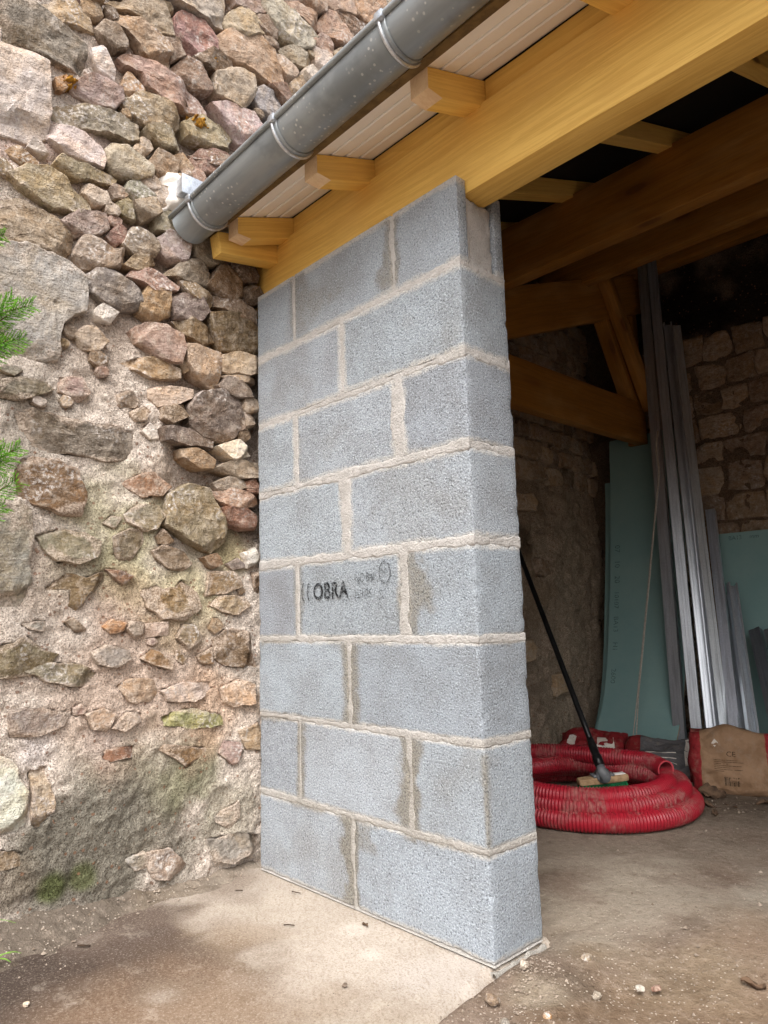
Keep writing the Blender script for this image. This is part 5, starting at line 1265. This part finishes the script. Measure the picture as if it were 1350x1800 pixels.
for i in range(3): bag_print(bg2, S2, np.array([(x, y, 0) for x in np.linspace(0, 1, 10) for y in (0, 1)], float), [(2 * j, 2 * j + 2, 2 * j + 3, 2 * j + 1) for j in range(9)], -.5, -.2 - i * .2, .8, .03, white, 'print_line')
bg1, S1 = bag('cement_bag', 'red and white paper bag lying flat behind the hose beside the broom handle', (-.985, 2.12, .085), Matrix.Rotation(math.radians(24), 4, 'Z') @ lay, .36, .28, .12, m_r2, 9)
bag_print(bg1, S1, V, Fq, .15, -.6, .5, .9, white, 'white_band'); bag_print(bg1, S1, V, Fq, -.70, -.1, .22, .42, white, 'print_frame')

# ================================================================ SMALL THINGS ON THE GROUND
def rock(name, label, loc, s, c, seed, cat='stone', group='loose stones on the earth'):
    a = np.linspace(0, np.pi, 8); b_ = np.linspace(0, 2 * np.pi, 13)[:-1]; V = []
    for q in a: V += [(math.sin(q) * math.cos(w_), math.sin(q) * math.sin(w_), math.cos(q)) for w_ in b_]
    V = np.array(V); V = V * (1 + .35 * fbm(V, 1.1, 3, seed))[:, None] * np.array(s)
    F = [(i * 12 + j, (i + 1) * 12 + j, (i + 1) * 12 + (j + 1) % 12, i * 12 + (j + 1) % 12) for i in range(7) for j in range(12)]
    o = mk(name, V, F, MAT['pebble'], smooth=False); o.location = loc; o.rotation_euler = (0, 0, seed); o.color = (*lin(c), 1)
    return tag(o, label, cat, group)
rock('loose_stone', 'white pebble lying alone on the brown earth at the right', (.290, .150, .0), (.012, .008, .007), 'cfc8bc', 3)
rock('loose_stone', 'greyish stone lump on the earth right of the pier corner', (.135, .185, .004), (.016, .012, .010), 'a89a88', 5)
rock('loose_stone', 'pinkish brown stone chip beside the white pebble', (.315, .175, .0), (.014, .010, .006), '9a7868', 8)
rock('loose_stone', 'angular pale stone at the foot of the pier corner', (.062, .035, .016), (.012, .010, .010), 'c8bcae', 11)
rock('loose_stone', 'brown stone lump at the slab edge', (.085, -.115, .002), (.018, .013, .011), '8a7866', 13)
rock('loose_stone', 'ochre stone near the bottom edge below the pier', (.205, -.085, .0), (.013, .011, .008), 'a07c52', 15)
rock('loose_stone', 'grey stone between the slab edge and the bottom of the picture', (.16, -.17, .004), (.015, .010, .009), '9c948a', 18)
rock('loose_stone', 'pale grey stone half sunk in the earth, middle right', (.235, .06, .0), (.013, .010, .008), 'b4a898', 21)
rock('loose_stone', 'small white stone at the dark damp corner of the slab', (-.66, -.845, .002), (.008, .007, .005), 'ded2c2', 23)
rock('loose_stone', 'dark round pebble on the clean part of the slab', (-.20, -.30, .003), (.007, .007, .005), '6a5c50', 25)
# grit and rubble crumbs: uncountable
Vg = []; Fg = []; rg = np.random.default_rng(12)
base = np.array([(1, 0, 0), (0, 1, 0), (-1, 0, 0), (0, -1, 0), (0, 0, .8), (0, 0, -.8)], float)
CRUMB = [(0, 1, 4), (1, 2, 4), (2, 3, 4), (3, 0, 4), (1, 0, 5), (2, 1, 5), (3, 2, 5), (0, 3, 5)]
def ground_z(x, y):
    return 0.0
spots = [(.085, .06, .045, 420, .0026), (.10, -.08, .06, 320, .0024), (.28, .10, .16, 420, .0024), (.5, .35, .25, 420, .0024), (.2, -.2, .12, 300, .0026), (-.98, -.35, .05, 0, .004), (-.12, 1.72, .18, 120, .005), (.35, .6, .3, 120, .004)]
gdx = dict(zip([round(v, 6) for v in gx], range(len(gx))))
Zgrid = Zg.reshape(len(gx), len(gy))
def gh(x, y): return float(Zgrid[np.clip(np.searchsorted(gx, x), 0, len(gx) - 1), np.clip(np.searchsorted(gy, y), 0, len(gy) - 1)])
for (cx, cy, sp, n, s) in spots:
    for i in range(n):
        x = cx + rg.normal(0, sp); y = cy + rg.normal(0, sp)
        if x < .02 and y < .24: continue
        q = len(Vg); a = rg.uniform(0, 6.28); sc = s * rg.lognormal(-.35, .5)
        R_ = np.array([(math.cos(a), -math.sin(a), 0), (math.sin(a), math.cos(a), 0), (0, 0, 1)])
        W = (base * rg.uniform(.55, 1.15, (6, 3)) * sc) @ R_.T + np.array([x, y, gh(x, y) + sc * .25])
        Vg += W.tolist(); Fg += [tuple(q + e for e in f) for f in CRUMB]
tag(mk('grit', Vg, Fg, MAT['gravel'], smooth=False), 'pale grit and mortar crumbs scattered over the earth by the pier', 'grit', kind='stuff')
Vg = []; Fg = []
for i in range(520):
    y = rg.uniform(-1.1, -.02); x = -1.04 + abs(rg.normal(0, .035 + .10 * sstep(-.3, -.9, np.array(y)))); q = len(Vg); a = rg.uniform(0, 6.28); sc = .0030 * rg.lognormal(-.3, .5)
    ww = .055 + .14 * float(sstep(-.3, -.95, np.array(y))); t = max(0., 1 - (x + 1.06) / ww); z = .0 + (.012 + .055 * float(sstep(-.05, -.8, np.array(y)))) * t ** 1.3
    R_ = np.array([(math.cos(a), -math.sin(a), 0), (math.sin(a), math.cos(a), 0), (0, 0, 1)])
    Vg += ((base * rg.uniform(.55, 1.15, (6, 3)) * sc) @ R_.T + np.array([x, y, z + sc * .3])).tolist(); Fg += [tuple(q + e for e in f) for f in CRUMB]
tag(mk('grit', Vg, Fg, MAT['gravel'], smooth=False), 'grit crumbs along the foot of the stone wall', 'grit', kind='stuff')

def dead_leaf(label, loc, L, rotz, seed, curl=.5, w=.42, tilt=0.):
    n, k = 12, 7; t = np.linspace(0, 1, n); U, W = np.meshgrid(t, np.linspace(-1, 1, k), indexing='ij')
    wd = w * L * np.sin(np.pi * np.clip(U, .02, .98)) ** .7 * (1 + .25 * np.sin(U * 22 + seed))
    x = (U - .5) * L; y = W * wd * .5; z = curl * L * (.18 * np.abs(W) ** 1.5 + .12 * np.sin(U * 5 + seed) + .05 * np.sin(W * 4 + U * 9 + seed)) + .06 * L
    V = np.stack([x, y, z], -1).reshape(-1, 3)
    o = mk('dead_leaf', V, gridF(n, k), MAT['leaf']); o.location = loc; o.rotation_euler = (tilt, 0, rotz)
    md = o.modifiers.new('thickness', 'SOLIDIFY'); md.thickness = .0008
    return tag(o, label, 'leaf', 'dry leaves on the ground')
dead_leaf('curled dry leaf on the earth near the right edge', (.468, .325, .0), .05, .4, 1, .9)
dead_leaf('small dark leaf on the slab against the foot of the pier', (-.410, -.05, -.002), .032, -.3, 4, .6, .35)
dead_leaf('dead leaf leaning against the paper bag', (-.245, 1.86, .012), .11, .3, 7, .9, .6, .7)
dead_leaf('flat dark leaf between the hose and the paper bag', (-.275, 1.73, .0), .08, 1.2, 9, .7)
dead_leaf('crumpled leaf on the floor in front of the paper bag', (-.20, 1.68, .0), .085, .1, 12, .8)
dead_leaf('dark leaf nearest the hose end on the floor', (-.13, 1.60, .0), .06, 2.0, 15, .7)
dead_leaf('dry leaf at the right foot of the paper bag', (-.035, 1.87, .0), .07, .8, 18, .8)
dead_leaf('long thin leaf in the litter before the bag', (-.12, 1.74, .0), .07, -.5, 22, .5, .25)
def twig(label, pts, r):
    V, F = tube(spline(pts, .004), r, 6); return tag(mk('twig', V, F, MAT['twig']), label, 'twig', 'twigs on the slab')
twig('thin curved twig on the slab below the pier corner joint', [(-.757, -.045, .0), (-.748, -.052, .005), (-.735, -.047, .004), (-.728, -.035, .0)], .0014)
twig('hooked twig on the slab left of the other one', [(-.90, -.16, .0), (-.885, -.165, .005), (-.875, -.15, .003)], .0014)
twig('short dark twig on the damp stained slab', [(-.875, -.655, .002), (-.862, -.648, .004), (-.848, -.632, .002)], .0024)
twig('tiny twig with a knot on the middle of the slab', [(-.575, -.205, .001), (-.56, -.202, .005), (-.548, -.188, .002)], .0016)
lt = m_simple('cut bark', (96, 78, 60), (70, 56, 44))

# grass blades at the left edge
def grass(label, loc, blades, seed):
    r = np.random.default_rng(seed); V = []; F = []; sh = []
    for (dx, dy, L) in blades:
        a = math.atan2(dy, dx); n = 8; q = len(V)
        for i in range(n):
            t = i / (n - 1); w_ = .0035 * (1 - t) ** .6 + .0002; d = L * t; h = L * (.9 * t - .75 * t * t)
            px, py = math.cos(a) * d, math.sin(a) * d
            for s in (-1, 1): V.append((px - math.sin(a) * w_ * s, py + math.cos(a) * w_ * s, h + (.0008 if s > 0 else 0))); sh.append(r.random())
        F += [(q + 2 * i, q + 2 * i + 1, q + 2 * i + 3, q + 2 * i + 2) for i in range(n - 1)]
    o = mk('grass_tuft', V, F, MAT['grass'], attrs={'shade': sh}); o.location = loc
    return tag(o, label, 'grass', 'grass tufts by the wall foot')
grass('grass blades arching from the foot of the wall at the left edge', (-1.0, -.95, .05), [(.3, 1, .17), (.1, .8, .12)], 2)
grass('single grass tuft on the dark soil at the left edge', (-.90, -.86, .015), [(.25, .9, .07), (.7, .5, .06), (-.1, 1., .05)], 4)

# ================================================================ CONIFER at the left edge
con = thing('conifer_shrub', 'bright green feathery conifer shrub poking in from the left edge', 'shrub')
rc = np.random.default_rng(21)
stem = spline([(-.80, -1.25, 0.), (-.79, -1.23, .8), (-.80, -1.22, 1.6), (-.80, -1.22, 2.2)], .1); V, F = tube(stem, np.linspace(.02, .006, len(stem)), 8); mk('stem', V, F, MAT['bark'], con)
Vc = []; Fc = []; sh = []; Vt = []
def spray(p0, p1, width, n_side):
    """flattened feathery spray: a shoot with side shoots covered by scale needles"""
    p0 = np.array(p0); p1 = np.array(p1); ax = p1 - p0; L = np.linalg.norm(ax); ax = ax / L
    nrm = np.cross(ax, [0, 0, 1.]); nrm /= np.linalg.norm(nrm); upv = np.cross(nrm, ax)
    shoots = [(p0, p1)]
    for i in range(n_side):
        t = .15 + .8 * i / n_side; s = 1 if i % 2 else -1; l = width * (1 - .55 * t) * rc.uniform(.7, 1.1)
        b = p0 + ax * L * t; lean = rc.uniform(-.5, .5)
        e = b + (ax * .85 + (upv * math.cos(lean) + nrm * math.sin(lean)) * s * .75) * l; shoots.append((b, e))
    for (a, b) in shoots:
        d = b - a; l = np.linalg.norm(d); d = d / l; k = max(4, int(l / .0016))
        for j in range(k):
            t = (j + rc.uniform(0, 1)) / k; q = a + d * l * t; rv = rc.normal(size=3); rv -= d * (rv @ d); rv /= np.linalg.norm(rv)
            ln = rc.uniform(.008, .015) * (1 - .3 * t); tip = q + (d * .8 + rv * .62) * ln; sd = np.cross(d, rv) * .0013
            i0 = len(Vc); Vc.extend([q - sd, q + sd, tip]); Fc.append((i0, i0 + 1, i0 + 2)); v_ = np.clip(.2 + .55 * t + rc.normal(0, .15), 0, 1); sh.extend([v_ * .6, v_ * .6, v_])
def branch(z0, tip, k, sz=1.):
    base_ = np.array([-.80, -1.22, z0]); tip = np.array(tip); mid = (base_ + tip) / 2 + np.array([0, 0, -.03])
    S = spline([base_, mid, tip], .02); V, F = tube(S, np.linspace(.005, .0012, len(S)), 6); mk('branch', V, F, MAT['bark'], con)
    n = len(S)
    for i in range(k):
        t = .45 + .55 * (i + 1) / k; j = min(n - 1, int(t * (n - 1))); p = S[max(0, j - 3)]; d = (S[j] - S[max(0, j - 4)]); d /= np.linalg.norm(d)
        d = d + rc.normal(0, .28, 3); d /= np.linalg.norm(d)
        if i == k - 1: d = (tip - mid) / np.linalg.norm(tip - mid)
        spray(p, p + d * .085 * sz, .05 * sz, 16)
for (z0, tip, k, s) in ((1.78, (-.80, -.935, 1.885), 4, .8), (1.55, (-.80, -.872, 1.700), 6, 1.), (1.50, (-.80, -.895, 1.600), 6, 1.1), (1.40, (-.79, -.92, 1.655), 5, 1.1), (1.45, (-.81, -.93, 1.56), 5, 1.), (1.10, (-.80, -.885, 1.300), 6, 1.), (1.02, (-.80, -.895, 1.205), 6, 1.1), (1.0, (-.81, -.92, 1.14), 6, 1.1), (1.12, (-.79, -.93, 1.28), 5, 1.1),
               (1.9, (-.75, -1.05, 2.15), 5, 1.2), (1.7, (-.65, -1.12, 1.85), 5, 1.2), (1.4, (-.68, -1.08, 1.5), 5, 1.2), (1.0, (-.7, -1.1, 1.1), 5, 1.2), (.8, (-.85, -1.05, .95), 5, 1.2), (1.6, (-.9, -1.40, 1.75), 5, 1.3), (1.2, (-.72, -1.42, 1.3), 5, 1.3), (.9, (-.8, -1.42, 1.0), 5, 1.3), (2.0, (-.8, -1.3, 2.3), 5, 1.2)):
    branch(z0, tip, k, s)
mk('foliage', np.array(Vc), Fc, MAT['conifer'], con, smooth=False, attrs={'shade': sh})
set_base(con, (-.80, -1.25, 0))
